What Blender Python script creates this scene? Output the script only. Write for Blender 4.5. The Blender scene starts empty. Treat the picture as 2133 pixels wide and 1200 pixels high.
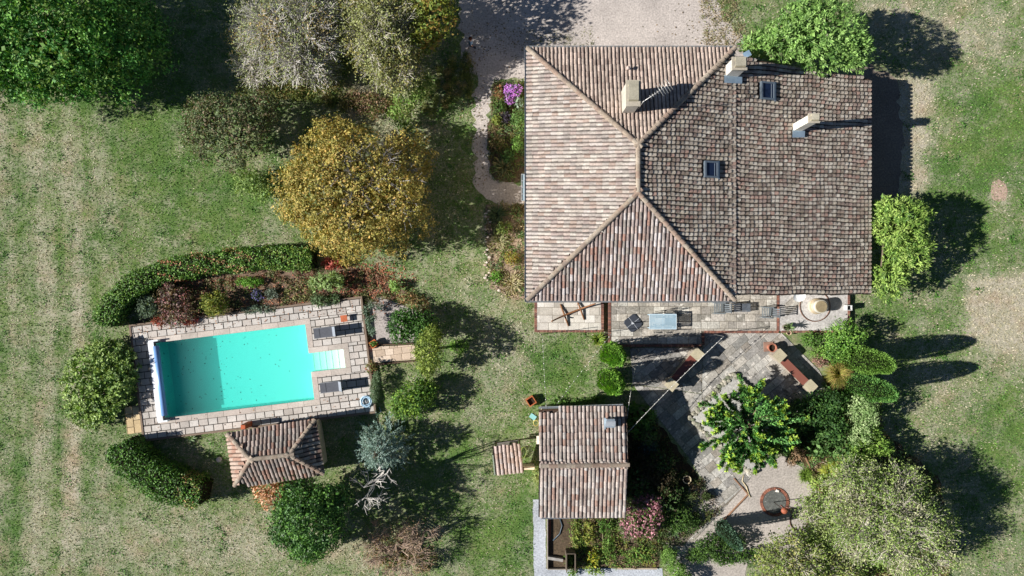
import bpy, math, random
import numpy as np
from mathutils import Vector, Matrix
R = math.radians
sc = bpy.context.scene
COL = sc.collection
# ------------------------------------------------------------------ camera, sky, sun, exposure
H = 44.44                      # drone height in metres; 32 photo pixels per metre on the ground
cam_d = bpy.data.cameras.new('camera'); cam = bpy.data.objects.new('camera', cam_d); COL.objects.link(cam)
cam_d.sensor_width = 36; cam_d.lens = 24.0; cam_d.clip_start = .5; cam_d.clip_end = 2000
cam.location = (0, 0, H); cam.rotation_euler = (0, 0, 0)
sc.camera = cam
SUN_EL, SUN_AZ = 31.8, 7.5     # the shadow points to +x, turned 7.5 degrees towards +y
world = bpy.data.worlds.new('World'); sc.world = world; world.use_nodes = True
wn = world.node_tree; wn.nodes.clear()
wo = wn.nodes.new('ShaderNodeOutputWorld'); wb = wn.nodes.new('ShaderNodeBackground'); ws = wn.nodes.new('ShaderNodeTexSky')
ws.sky_type = 'NISHITA'; ws.sun_disc = False; ws.sun_elevation = R(SUN_EL); ws.sun_rotation = R(-97.5 + 0)
ws.altitude = 200; ws.dust_density = .0; ws.air_density = .6
wb.inputs[1].default_value = .05
wn.links.new(ws.outputs[0], wb.inputs[0]); wn.links.new(wb.outputs[0], wo.inputs[0])
sun_d = bpy.data.lights.new('sun', 'SUN'); sun = bpy.data.objects.new('sun', sun_d); COL.objects.link(sun)
sun_d.energy = 5.0; sun_d.angle = R(.5); sun_d.color = (1, .965, .915)
ldir = Vector((math.cos(R(SUN_AZ)) * math.cos(R(SUN_EL)), math.sin(R(SUN_AZ)) * math.cos(R(SUN_EL)), -math.sin(R(SUN_EL))))
sun.rotation_euler = ldir.to_track_quat('-Z', 'Y').to_euler()
sun.location = (-40, -5, 40)
sc.view_settings.view_transform = 'Standard'; sc.view_settings.look = 'None'
sc.view_settings.gamma = 1; sc.view_settings.use_curve_mapping = False
sc.view_settings.exposure = .82
sc.render.engine = 'CYCLES'
sc.cycles.max_bounces = 6; sc.cycles.transparent_max_bounces = 8; sc.cycles.volume_bounces = 2
sc.cycles.diffuse_bounces = 3

rng = np.random.default_rng(7); rnd = random.Random(7)
# ------------------------------------------------------------------ helpers
def W(px, py, z=0.):
    """photo pixel -> world point at height z"""
    k = (H - z) / H / 32.
    return Vector(((px - 1066.5) * k, (600 - py) * k, z))
def PX(x, y, z=0.):
    k = H / (H - z) * 32.
    return 1066.5 + x * k, 600 - y * k
def lin(c):
    c = np.asarray(c, float) / 255.
    return np.where(c <= .04045, c / 12.92, ((c + .055) / 1.055) ** 2.4)
def props(o, label=None, cat=None, group=None, kind=None):
    if label: o['label'] = label
    if cat: o['category'] = cat
    if group: o['group'] = group
    if kind: o['kind'] = kind
    return o
def empty(name, loc, label, cat, group=None, rz=0):
    o = bpy.data.objects.new(name, None); COL.objects.link(o)
    o.location = loc; o.rotation_euler = (0, 0, rz); o.empty_display_size = .2
    return props(o, label, cat, group)
def link(name, me, parent=None, loc=None):
    o = bpy.data.objects.new(name, me); COL.objects.link(o)
    if parent is not None:
        o.parent = parent
    if loc is not None: o.location = loc
    return o
def mesh_np(name, V, F, C, mat, smooth=False):
    """V (n,3), F (m,k) with k = 3 or 4, C (n,3) linear colours per vertex"""
    me = bpy.data.meshes.new(name)
    V = np.asarray(V, np.float32); F = np.asarray(F, np.int32); m, k = F.shape
    me.vertices.add(len(V)); me.vertices.foreach_set('co', V.ravel())
    me.loops.add(m * k); me.loops.foreach_set('vertex_index', F.ravel())
    me.polygons.add(m); me.polygons.foreach_set('loop_start', np.arange(0, m * k, k, dtype=np.int32))
    me.polygons.foreach_set('loop_total', np.full(m, k, np.int32))
    me.polygons.foreach_set('use_smooth', np.full(m, smooth, bool))
    a = me.color_attributes.new('Col', 'FLOAT_COLOR', 'POINT')
    C4 = np.ones((len(V), 4), np.float32); C4[:, :3] = C
    a.data.foreach_set('color', C4.ravel())
    me.materials.append(mat); me.update(); me.validate()
    return me
class MB:
    """collects boxes, tubes and lathes into ONE mesh, colour per face"""
    def __init__(s): s.v = []; s.f = []; s.c = []; s.sm = []
    def add(s, vs, fs, col, smooth=False):
        b = len(s.v); s.v += [tuple(v) for v in vs]; col = tuple(lin(col)) + (1,)
        for f in fs: s.f.append(tuple(b + i for i in f)); s.c.append(col); s.sm.append(smooth)
        return s
    def box(s, c, size, col, rz=0, M=None):
        x, y, z = [k / 2 for k in size]
        vs = [Vector((i, j, k)) for k in (-z, z) for i, j in ((-x, -y), (x, -y), (x, y), (-x, y))]
        m = Matrix.Translation(Vector(c)) @ Matrix.Rotation(rz, 4, 'Z') if M is None else M @ Matrix.Translation(Vector(c)) @ Matrix.Rotation(rz, 4, 'Z')
        return s.add([m @ v for v in vs], [(0, 3, 2, 1), (4, 5, 6, 7), (0, 1, 5, 4), (1, 2, 6, 5), (2, 3, 7, 6), (3, 0, 4, 7)], col)
    def prism(s, poly, z0, z1, col, bevel=0., top=True, jit=0.):
        """poly: 2-D points; a slab with an optional bevelled top edge"""
        n = len(poly); a = sum(poly[i][0] * poly[(i + 1) % n][1] - poly[(i + 1) % n][0] * poly[i][1] for i in range(n))
        if a < 0: poly = poly[::-1]
        cx = sum(p[0] for p in poly) / n; cy = sum(p[1] for p in poly) / n
        vs = [(p[0], p[1], z0) for p in poly]
        if bevel:
            vs += [(p[0], p[1], z1 - bevel) for p in poly]
            for p in poly:
                d = math.hypot(p[0] - cx, p[1] - cy) or 1; k = max(.5, 1 - bevel * 1.4 / d)
                vs.append((cx + (p[0] - cx) * k, cy + (p[1] - cy) * k, z1 + rnd.uniform(-jit, jit)))
            fs = [(i, (i + 1) % n, n + (i + 1) % n, n + i) for i in range(n)] + [(n + i, n + (i + 1) % n, 2 * n + (i + 1) % n, 2 * n + i) for i in range(n)]
            fs.append(tuple(range(2 * n, 3 * n)))
        else:
            vs += [(p[0], p[1], z1) for p in poly]
            fs = [(i, (i + 1) % n, n + (i + 1) % n, n + i) for i in range(n)] + [tuple(range(n, 2 * n))]
        return s.add(vs, fs, col)
    def tube(s, pts, rad, col, n=8, cap=True, closed=False):
        pts = [Vector(p) for p in pts]; m = len(pts)
        rad = [rad] * m if not hasattr(rad, '__len__') else rad
        vs = []; fs = []
        for i, p in enumerate(pts):
            a = pts[(i - 1) % m] if (i > 0 or closed) else p; b = pts[(i + 1) % m] if (i < m - 1 or closed) else p
            d = (b - a).normalized(); u = d.cross(Vector((0, 0, 1)))
            if u.length < .02: u = Vector((1, 0, 0))
            u.normalize(); w = d.cross(u)
            for k in range(n):
                t = 2 * math.pi * k / n; vs.append(p + (u * math.cos(t) + w * math.sin(t)) * rad[i])
        for i in range(m if closed else m - 1):
            j = (i + 1) % m
            for k in range(n): fs.append((i * n + k, i * n + (k + 1) % n, j * n + (k + 1) % n, j * n + k))
        if cap and not closed: fs += [tuple(range(n))[::-1], tuple(range((m - 1) * n, m * n))]
        return s.add(vs, fs, col, True)
    def lathe(s, c, prof, col, n=20, cols=None):
        c = Vector(c)
        for i in range(len(prof) - 1):
            (r0, z0), (r1, z1) = prof[i], prof[i + 1]; vs = []
            for k in range(n):
                t = 2 * math.pi * k / n
                vs.append(c + Vector((r0 * math.cos(t), r0 * math.sin(t), z0)))
            for k in range(n):
                t = 2 * math.pi * k / n
                vs.append(c + Vector((r1 * math.cos(t), r1 * math.sin(t), z1)))
            s.add(vs, [(k, (k + 1) % n, n + (k + 1) % n, n + k) for k in range(n)], cols[i] if cols else col, True)
        return s
    def build(s, name, mat, parent=None, loc=None):
        me = bpy.data.meshes.new(name); me.from_pydata([tuple(v) for v in s.v], [], s.f)
        a = me.color_attributes.new('Col', 'FLOAT_COLOR', 'CORNER')
        cc = []
        for p in me.polygons: cc += s.c[p.index] * p.loop_total
        a.data.foreach_set('color', cc)
        me.polygons.foreach_set('use_smooth', s.sm)
        me.materials.append(mat); me.update()
        return link(name, me, parent, loc)
# ------------------------------------------------------------------ materials
def nodes(name):
    m = bpy.data.materials.new(name); m.use_nodes = True; nt = m.node_tree; nt.nodes.clear()
    out = nt.nodes.new('ShaderNodeOutputMaterial')
    return m, nt, out
def N(nt, t, **k):
    n = nt.nodes.new(t)
    for a, b in k.items(): setattr(n, a, b)
    return n
def noise(nt, co, scale, detail=4, rough=.6, dist=0):
    n = N(nt, 'ShaderNodeTexNoise'); n.inputs['Scale'].default_value = scale; n.inputs['Detail'].default_value = detail
    n.inputs['Roughness'].default_value = rough; n.inputs['Distortion'].default_value = dist
    nt.links.new(co, n.inputs['Vector']); return n.outputs['Fac']
def ramp(nt, fac, a, b, lo=0., hi=1.):
    n = N(nt, 'ShaderNodeMapRange'); n.interpolation_type = 'LINEAR'
    for i, v in enumerate((a, b, lo, hi)): n.inputs[i + 1].default_value = v
    nt.links.new(fac, n.inputs[0]); return n.outputs[0]
def mixc(nt, fac, A, B, mode='MIX'):
    n = N(nt, 'ShaderNodeMix', data_type='RGBA', blend_type=mode)
    for s_, v in ((n.inputs[0], fac), (n.inputs[6], A), (n.inputs[7], B)):
        if isinstance(v, (int, float)): s_.default_value = v
        elif isinstance(v, (tuple, list, np.ndarray)): s_.default_value = (*[float(q) for q in v[:3]], 1)
        else: nt.links.new(v, s_)
    return n.outputs[2]
def math_(nt, op, a, b):
    n = N(nt, 'ShaderNodeMath', operation=op)
    for s_, v in ((n.inputs[0], a), (n.inputs[1], b)):
        if isinstance(v, (int, float)): s_.default_value = v
        else: nt.links.new(v, s_)
    return n.outputs[0]
def surf(name, rough=.85, sc1=3., amt1=.35, sc2=25., amt2=.3, bump=.3, bscale=30., spec=.25, metal=0., spots=None, objrand=0.):
    """colour attribute x coarse stains x fine grain, with relief; optional lichen spots (colour, scale, threshold)"""
    m, nt, out = nodes(name)
    at = N(nt, 'ShaderNodeAttribute', attribute_name='Col'); geo = N(nt, 'ShaderNodeNewGeometry'); co = geo.outputs['Position']
    b = N(nt, 'ShaderNodeBsdfPrincipled')
    v1 = ramp(nt, noise(nt, co, sc1), .3, .7, 1 - amt1, 1 + amt1); v2 = ramp(nt, noise(nt, co, sc2, 3), .3, .7, 1 - amt2, 1 + amt2)
    v = math_(nt, 'MULTIPLY', v1, v2)
    if objrand:
        oi = N(nt, 'ShaderNodeObjectInfo'); v = math_(nt, 'MULTIPLY', v, ramp(nt, oi.outputs['Random'], 0, 1, 1 - objrand, 1 + objrand))
    sc_ = N(nt, 'ShaderNodeVectorMath', operation='SCALE'); nt.links.new(at.outputs['Color'], sc_.inputs[0]); nt.links.new(v, sc_.inputs['Scale'])
    c = sc_.outputs[0]
    if spots:
        for (sc_col, sscale, th) in spots:
            f = ramp(nt, noise(nt, co, sscale, 5, .7), th, th + .08); c = mixc(nt, f, c, lin(sc_col))
    nt.links.new(c, b.inputs['Base Color'])
    b.inputs['Roughness'].default_value = rough; b.inputs['Specular IOR Level'].default_value = spec; b.inputs['Metallic'].default_value = metal
    if bump:
        bp = N(nt, 'ShaderNodeBump'); bp.inputs['Strength'].default_value = bump; bp.inputs['Distance'].default_value = .012
        nt.links.new(noise(nt, co, bscale, 4, .7), bp.inputs['Height']); nt.links.new(bp.outputs[0], b.inputs['Normal'])
    nt.links.new(b.outputs[0], out.inputs[0]); return m
M_TILE = surf('terracotta', .9, 1.5, .16, 14., .28, .5, 40., .15, spots=[((150, 146, 132), 9., .60), ((62, 56, 50), 17., .66)])
M_TILE_E = surf('mossy_terracotta', .95, 1.2, .22, 16., .35, .5, 40., .1, spots=[((186, 186, 172), 11., .60), ((70, 62, 54), 15., .63), ((150, 124, 70), 3.1, .73)])
M_STONE = surf('weathered_stone', .9, 1.3, .16, 18., .2, .4, 30., .2, spots=[((95, 92, 84), 2.2, .64), ((80, 76, 68), 9., .68)], objrand=.10)
M_SLATE = surf('lichened_slabs', .85, .9, .22, 9., .32, .5, 20., .25, spots=[((98, 95, 90), 1.1, .60), ((208, 202, 192), 2.1, .58), ((160, 138, 104), 2.3, .69), ((70, 68, 64), 5.7, .62), ((60, 58, 54), 19., .66)], objrand=.16)
M_DECK = surf('deck_stone', .85, 1.1, .12, 14., .16, .3, 30., .2, spots=[((165, 140, 100), 1.2, .70), ((120, 114, 104), 7., .70)], objrand=.06)
M_CONC = surf('render_mortar', .9, 2., .12, 20., .12, .3, 30.)
M_WALL = surf('lime_wall', .9, .8, .2, 12., .18, .4, 20., spots=[((120, 112, 98), 2.6, .62), ((150, 136, 112), 6., .64)])
M_BRICK = surf('old_brick', .9, 2., .25, 20., .3, .5, 30., spots=[((150, 130, 110), 5., .66)])
M_GRAVEL = surf('gravel', .9, .45, .16, 9., .30, .8, 14., .15, spots=[((196, 190, 182), 13., .62), ((92, 84, 74), 17., .63), ((120, 112, 92), 1.1, .68)])
M_SOIL = surf('garden_soil', .95, 1., .3, 10., .4, .9, 12., .1, spots=[((120, 100, 75), 7., .6), ((60, 75, 35), 3., .62)])
M_WOOD = surf('weathered_wood', .75, 4., .2, 30., .2, .3, 30., .3)
M_PAINT = surf('painted_metal', .45, 2., .06, 20., .06, .05, 30., .5)
M_ZINC = surf('zinc', .4, 2., .12, 12., .1, .05, 30., .5, metal=.55)
M_PLASTIC = surf('plastic', .4, 2., .04, 20., .04, 0, 30., .5)
M_CLOTH = surf('cloth', .9, 5., .1, 40., .15, .3, 80., .1)
M_BARK = surf('bark', .9, 3., .25, 25., .3, .6, 25., .1)
M_DARKGLASS = surf('roof_glass', .08, 1., .05, 9., .03, 0, 30., .8)
def leafmat(name, trans=.28, rough=.5, spec=.35):
    m, nt, out = nodes(name)
    at = N(nt, 'ShaderNodeAttribute', attribute_name='Col'); geo = N(nt, 'ShaderNodeNewGeometry')
    v = ramp(nt, noise(nt, geo.outputs['Position'], 1.3, 3), .3, .7, 1.1, 1.8)
    sc_ = N(nt, 'ShaderNodeVectorMath', operation='SCALE'); nt.links.new(at.outputs['Color'], sc_.inputs[0]); nt.links.new(v, sc_.inputs['Scale'])
    b = N(nt, 'ShaderNodeBsdfPrincipled'); nt.links.new(sc_.outputs[0], b.inputs['Base Color'])
    b.inputs['Roughness'].default_value = rough; b.inputs['Specular IOR Level'].default_value = spec
    t = N(nt, 'ShaderNodeBsdfTranslucent'); tc = mixc(nt, 1., sc_.outputs[0], (1.25, 1.2, .5), 'MULTIPLY'); nt.links.new(tc, t.inputs[0])
    mx = N(nt, 'ShaderNodeMixShader'); mx.inputs[0].default_value = trans
    nt.links.new(b.outputs[0], mx.inputs[1]); nt.links.new(t.outputs[0], mx.inputs[2]); nt.links.new(mx.outputs[0], out.inputs[0])
    return m
M_LEAF = leafmat('leaves', .22, .6, .25); M_GLOSS = leafmat('glossy_leaves', .15, .5, .32); M_NEEDLE = leafmat('needles', .12, .7, .2); M_GRASS = leafmat('grass_blades', .25, .7, .15)
# ------------------------------------------------------------------ ground
def inpoly(x, y, poly):
    x = np.asarray(x); y = np.asarray(y); r = np.zeros(x.shape, bool); n = len(poly)
    for i in range(n):
        x0, y0 = poly[i][:2]; x1, y1 = poly[(i + 1) % n][:2]
        if y0 == y1: continue
        c = ((y0 > y) != (y1 > y)) & (x < (x1 - x0) * (y - y0) / (y1 - y0) + x0); r ^= c
    return r
def wp(pts, z=0): return [tuple(W(a, b, z)[:2]) for a, b in pts]
# patches of the meadow, in metres via photo coordinates: (x, y, rx, ry, dryness)
BLOB = [(60, 900, 60, 330, .25), (25, 980, 22, 300, -.5), (150, 960, 16, 110, .75), (158, 700, 20, 120, .35), (130, 1130, 90, 90, .2), (300, 1130, 190, 70, .35), (470, 1110, 90, 60, .2),
        (100, 330, 110, 70, .35), (330, 310, 110, 90, -.45), (470, 430, 110, 70, -.55), (250, 500, 130, 80, -.1), (90, 560, 60, 120, .25), (40, 450, 30, 120, -.2), (190, 420, 60, 70, .25), (160, 600, 40, 80, .1),
        (560, 480, 60, 40, .2), (600, 1130, 80, 50, .5), (500, 1160, 60, 60, .15), (400, 1150, 80, 40, .1),
        (960, 600, 70, 60, .05), (1050, 640, 50, 80, .3), (1040, 760, 50, 60, .35), (1180, 770, 70, 70, -.55), (1120, 830, 60, 40, .0), (1240, 760, 30, 60, .45), (1075, 1080, 50, 90, -.5), (1010, 1020, 60, 60, .2), (990, 880, 60, 60, .1), (1080, 700, 30, 30, .2),
        (760, 1090, 50, 40, -.2), (750, 1150, 90, 50, .45), (900, 1000, 60, 60, -.35), (960, 940, 60, 30, -.3), (1000, 1130, 60, 60, -.4),
        (1950, 60, 130, 60, .5), (2050, 100, 90, 60, .25), (2100, 270, 60, 110, -.5), (2000, 280, 60, 60, .1), (2030, 220, 60, 60, -.2), (1980, 380, 60, 60, -.3), (2030, 350, 60, 80, -.45), (2085, 640, 75, 60, 1.0), (2000, 640, 50, 60, -.2), (2050, 520, 60, 60, -.35),
        (2090, 900, 70, 130, -.4), (1930, 850, 70, 60, .25), (1900, 690, 50, 40, .1), (1860, 650, 50, 30, -.35), (2100, 740, 60, 50, .55), (1990, 960, 60, 60, .2), (2110, 1150, 60, 60, .2), (2080, 400, 22, 30, .9), (2000, 800, 60, 40, .3), (1850, 30, 60, 30, .45), (1920, 200, 30, 80, .6),
        (640, 60, 90, 60, .2), (300, 120, 120, 120, -.3), (760, 215, 60, 40, .8), (830, 300, 60, 60, .4), (960, 300, 30, 150, -.2)]
def dryness(X, Y):
    px, py = PX(X, Y); d = np.full(np.shape(px), .29)
    for (a, b, ra, rb, k) in BLOB: d += k * np.exp(-((px - a) / ra) ** 2 - ((py - b) / rb) ** 2) * .8
    s = np.clip((330 - px) / 200, 0, 1); d += s * .20 * np.sin(px / 11. + np.sin(py / 150.) * 1.2) + s * .08 * np.sin(px / 4.3 + py / 400.)
    d += 1.1 * (1 / (1 + np.exp(-(px - 2022 + 6 * np.sin(py / 9.)) / 4))) * (1 / (1 + np.exp(-(py - 582) / 5))) * (1 / (1 + np.exp((py - 700 - (px - 2022) * .25) / 10)))
    d += .9 * (1 / (1 + np.exp(-(px - 1700) / 8))) * (1 / (1 + np.exp((px - 1925 - 8 * np.sin(py / 14.)) / 6))) * (1 / (1 + np.exp(-(py - 170) / 8))) * (1 / (1 + np.exp((py - 400) / 9)))
    return d
POOL_A = R(7.0); PO = W(343, 871, .3); pc, ps = math.cos(POOL_A), math.sin(POOL_A)
def PL(u, v): return (PO.x + u * pc - v * ps, PO.y + u * ps + v * pc)
DECK = [PL(-1.45, -1.22), PL(13.5, -1.22), PL(13.5, 6.15), PL(-1.45, 6.15)]
gx = np.concatenate([np.linspace(-400, -46, 12), np.arange(-44, 44.1, .25), np.linspace(46, 400, 12)])
gy = np.concatenate([np.linspace(-400, -30, 12), np.arange(-28, 28.1, .25), np.linspace(30, 400, 12)])
GX, GY = np.meshgrid(gx, gy); nx, ny = len(gx), len(gy)
bumpz = .03 * np.sin(GX * .31 + 1) * np.sin(GY * .27) - .03 + .018 * np.sin(GX * 1.3 + GY * .7) * np.sin(GY * 1.1 - GX * .4) * 0
flat = (np.abs(GX) < 44) & (np.abs(GY) < 28)
V = np.stack([GX, GY, np.where(flat, bumpz * 0, 0)], -1).reshape(-1, 3)
ii = np.arange((nx) * (ny)).reshape(ny, nx)
F = np.stack([ii[:-1, :-1], ii[:-1, 1:], ii[1:, 1:], ii[1:, :-1]], -1).reshape(-1, 4)
cx = V[F].mean(1)
hole = [PL(-.7, -.7), PL(12.6, -.7), PL(12.6, 5.6), PL(-.7, 5.6)]
F = F[~inpoly(cx[:, 0], cx[:, 1], hole)]
D = np.clip(dryness(V[:, 0], V[:, 1]), 0, 1.4)
mg, nt, out = nodes('meadow')
at = N(nt, 'ShaderNodeAttribute', attribute_name='Col'); geo = N(nt, 'ShaderNodeNewGeometry'); co = geo.outputs['Position']
sep = N(nt, 'ShaderNodeSeparateColor'); nt.links.new(at.outputs['Color'], sep.inputs[0])
n1 = noise(nt, co, .8, 5, .65); n2 = noise(nt, co, 4.5, 4, .7); n3 = noise(nt, co, 14., 3, .7)
f = math_(nt, 'ADD', sep.outputs[0], ramp(nt, n1, .3, .7, -.42, .42)); f = math_(nt, 'ADD', f, ramp(nt, n2, .3, .7, -.3, .3)); f = math_(nt, 'ADD', f, ramp(nt, n3, .3, .7, -.3, .3))
fac = ramp(nt, f, -.05, 1.05)
green = mixc(nt, ramp(nt, noise(nt, co, .35, 3), .4, .6), lin((84, 112, 56)), lin((108, 128, 66)))
green = mixc(nt, ramp(nt, n3, .35, .7), green, lin((66, 92, 46)))
dry = mixc(nt, ramp(nt, noise(nt, co, 2.2, 5), .38, .62), lin((156, 152, 128)), lin((174, 166, 148)))
dry = mixc(nt, ramp(nt, noise(nt, co, .5, 3), .5, .68), dry, lin((162, 144, 122)))
c = mixc(nt, fac, green, dry)
spk = ramp(nt, noise(nt, co, 9., 5, .8), .32, .68, .76, 1.24)
sc_ = N(nt, 'ShaderNodeVectorMath', operation='SCALE'); nt.links.new(c, sc_.inputs[0]); nt.links.new(spk, sc_.inputs['Scale'])
b = N(nt, 'ShaderNodeBsdfPrincipled'); nt.links.new(sc_.outputs[0], b.inputs['Base Color']); b.inputs['Roughness'].default_value = .95; b.inputs['Specular IOR Level'].default_value = .1
bp = N(nt, 'ShaderNodeBump'); bp.inputs['Strength'].default_value = 1.; bp.inputs['Distance'].default_value = .045
nt.links.new(noise(nt, co, 9., 5, .8), bp.inputs['Height']); nt.links.new(bp.outputs[0], b.inputs['Normal']); nt.links.new(b.outputs[0], out.inputs[0])
ground = link('ground', mesh_np('ground', V, F, np.stack([D, D, D], 1), mg)); props(ground, 'green and dry patchy meadow around the house', kind='structure')
# flat sheets on the ground ------------------------------------------------
def ragged(poly, amp, step=.35):
    out_ = []
    n = len(poly)
    for i in range(n):
        a = np.array(poly[i]); b_ = np.array(poly[(i + 1) % n]); L = np.hypot(*(b_ - a)); k = max(1, int(L / step))
        nrm = np.array([-(b_ - a)[1], (b_ - a)[0]]) / (L + 1e-9)
        for j in range(k): out_.append(tuple(a + (b_ - a) * j / k + nrm * rnd.uniform(-amp, amp) * (1 if amp else 0)))
    return out_
def sheet(name, pts, z, col, mat, label, amp=.12, step=.35):
    p = ragged(wp(pts), amp, step) if amp else wp(pts)
    a = sum(p[i][0] * p[(i + 1) % len(p)][1] - p[(i + 1) % len(p)][0] * p[i][1] for i in range(len(p)))
    if a < 0: p = p[::-1]
    m = MB(); m.add([(x, y, z) for x, y in p], [tuple(range(len(p)))], col)
    return props(m.build(name, mat), label, kind='structure')
DRIVE = [(985, -200), (1540, -200), (1500, 0), (1512, 40), (1545, 70), (1550, 180), (1150, 200), (1098, 170), (1032, 168), (1020, 240), (1018, 300), (1024, 372), (1040, 384), (1110, 384), (1110, 420), (1035, 428), (1010, 418), (992, 400), (989, 300), (990, 160), (958, 100), (962, 0)]
sheet('driveway', DRIVE, .004, (176, 167, 160), M_GRAVEL, 'pale gravel yard and path beside the house', amp=.28, step=.3)
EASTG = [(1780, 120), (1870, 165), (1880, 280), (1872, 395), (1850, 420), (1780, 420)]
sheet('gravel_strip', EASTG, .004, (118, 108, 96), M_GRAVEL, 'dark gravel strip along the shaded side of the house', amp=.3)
GGRAV = [(1440, 1010), (1560, 960), (1640, 950), (1668, 975), (1690, 1010), (1725, 1040), (1740, 1100), (1700, 1110), (1640, 1150), (1560, 1175), (1540, 1260), (1395, 1260), (1400, 1180), (1385, 1120)]
sheet('garden_gravel', GGRAV, .012, (166, 158, 150), M_GRAVEL, 'speckled gravel clearing in the garden')
BEDL = [(1300, 860), (1345, 850), (1470, 1010), (1500, 1060), (1420, 1120), (1390, 1175), (1300, 1080)]
sheet('garden_soil', BEDL, .008, (72, 58, 44), M_SOIL, 'dark planting soil beside the outbuilding')
BEDR = [(1590, 870), (1700, 810), (1765, 720), (1830, 790), (1840, 900), (1960, 1000), (1980, 1200), (1700, 1260), (1620, 1200), (1640, 1150), (1700, 1110), (1725, 1040), (1660, 950), (1600, 920)]
sheet('garden_soil', BEDR, .006, (84, 70, 50), M_SOIL, 'dark planting soil under the mixed shrubs')
BEDH = [(1030, 168), (1100, 168), (1100, 376), (1030, 378), (1018, 330), (1018, 250)]
sheet('garden_soil', BEDH, .010, (96, 82, 66), M_SOIL, 'flower bed soil between path and house')
BEDH2 = [(1012, 428), (1100, 424), (1100, 625), (1060, 620), (1022, 600), (1015, 520)]
sheet('garden_soil', BEDH2, .010, (140, 122, 104), M_SOIL, 'stony flower bed soil beside the house corner')
BEDP = [(285, 690), (300, 610), (400, 580), (560, 560), (640, 560), (700, 545), (790, 570), (850, 610), (770, 640), (752, 650)]
sheet('garden_soil', BEDP, .006, (110, 92, 78), M_SOIL, 'leaf strewn soil of the bed behind the pool')
SHINGLE = [(770, 628), (800, 615), (850, 640), (880, 660), (860, 715), (770, 715)]
sheet('shingle_bed', SHINGLE, .012, (158, 150, 146), M_GRAVEL, 'pale shingle patch beside the pool deck')
WP1 = [(1110, 1040), (1136, 1040), (1137, 1184), (1380, 1184), (1384, 1270), (1113, 1270)]
sheet('white_path', WP1, .010, (168, 172, 178), M_GRAVEL, 'white gravel path around the kitchen garden', amp=.03)
VEG = [(1139, 1070), (1390, 1070), (1372, 1183), (1139, 1183)]
sheet('garden_soil', VEG, .014, (84, 72, 58), M_SOIL, 'kitchen garden soil below the outbuilding', amp=.03)
NOGRASS = [wp(q) for q in (DRIVE, EASTG, GGRAV, BEDL, BEDH, BEDH2, BEDP, SHINGLE, WP1, VEG, [(1100, 110), (1815, 110), (1790, 625), (1100, 625)], [(1110, 625), (1770, 625), (1770, 692), (1720, 830), (1560, 1010), (1440, 1120), (1310, 850), (1310, 740), (1265, 720), (1265, 692), (1110, 692)])] + [DECK]
# ------------------------------------------------------------------ paving
def clip(sub, poly):
    """convex clip of sub against counter-clockwise convex poly"""
    n = len(poly); a = sum(poly[i][0] * poly[(i + 1) % n][1] - poly[(i + 1) % n][0] * poly[i][1] for i in range(n))
    if a < 0: poly = poly[::-1]
    for i in range(n):
        A, B = poly[i], poly[(i + 1) % n]; res = []
        side = lambda p: (B[0] - A[0]) * (p[1] - A[1]) - (B[1] - A[1]) * (p[0] - A[0])
        for j in range(len(sub)):
            P, Q = sub[j], sub[(j + 1) % len(sub)]; sp, sq = side(P), side(Q)
            if sp >= 0: res.append(P)
            if (sp >= 0) != (sq >= 0):
                t = sp / (sp - sq); res.append((P[0] + (Q[0] - P[0]) * t, P[1] + (Q[1] - P[1]) * t))
        sub = res
        if len(sub) < 3: return []
    return sub
def area(p): return abs(sum(p[i][0] * p[(i + 1) % len(p)][1] - p[(i + 1) % len(p)][0] * p[i][1] for i in range(len(p)))) / 2
def pave(parent, poly, ang, rowh, lens, gap, z0, z1, pal, mat, off=(0, 0), name='paving_stone', half=True, jit=.004, keep=None, warp=0):
    ca, sa = math.cos(ang), math.sin(ang)
    loc = [((x - off[0]) * ca + (y - off[1]) * sa, -(x - off[0]) * sa + (y - off[1]) * ca) for x, y in poly]
    u0, u1 = min(p[0] for p in loc), max(p[0] for p in loc); v0, v1 = min(p[1] for p in loc), max(p[1] for p in loc)
    k = math.floor(v0 / rowh)
    while k * rowh < v1:
        u = u0 - rnd.uniform(0, lens[0]) if not half else math.floor(u0 / lens[0]) * lens[0] - (k % 2) * lens[0] / 2
        while u < u1:
            L = rnd.uniform(*lens) if not half else lens[0]
            q = [(u + gap / 2, k * rowh + gap / 2), (u + L - gap / 2, k * rowh + gap / 2), (u + L - gap / 2, (k + 1) * rowh - gap / 2), (u + gap / 2, (k + 1) * rowh - gap / 2)]
            if warp: q = [(a + rnd.uniform(-warp, warp), b_ + rnd.uniform(-warp, warp)) for a, b_ in q]
            q = [(x * ca - y * sa + off[0], x * sa + y * ca + off[1]) for x, y in q]
            q = clip(q, poly)
            if len(q) > 2 and area(q) > .012:
                cxx = sum(p[0] for p in q) / len(q); cyy = sum(p[1] for p in q) / len(q)
                if keep is None or keep(cxx, cyy):
                    m = MB(); m.prism([(a - cxx, b_ - cyy) for a, b_ in q], z0, z1 + rnd.uniform(-jit, jit), rnd.choice(pal), bevel=.012, jit=.003)
                    m.build(name, mat, parent, (cxx, cyy, 0))
            u += L
        k += 1
def bricks(name, segs, z, w, parent=None, pal=((132, 90, 76), (118, 82, 72), (144, 106, 90), (108, 80, 72)), L=.11):
    """a header course of bricks along each segment, every brick its own block, joined"""
    m = MB()
    for (a, b_) in segs:
        a = Vector((a[0], a[1])); b_ = Vector((b_[0], b_[1])); d = b_ - a; n = max(1, int(d.length / L)); an = math.atan2(d.y, d.x)
        for i in range(n):
            p = a + d * (i + .5) / n
            m.box((p.x, p.y, z / 2 + rnd.uniform(-.004, .004)), (d.length / n - .012, w, z), rnd.choice(pal), rz=an)
    o = m.build(name, M_BRICK, parent); o['kind'] = 'stuff'
    return o
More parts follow.
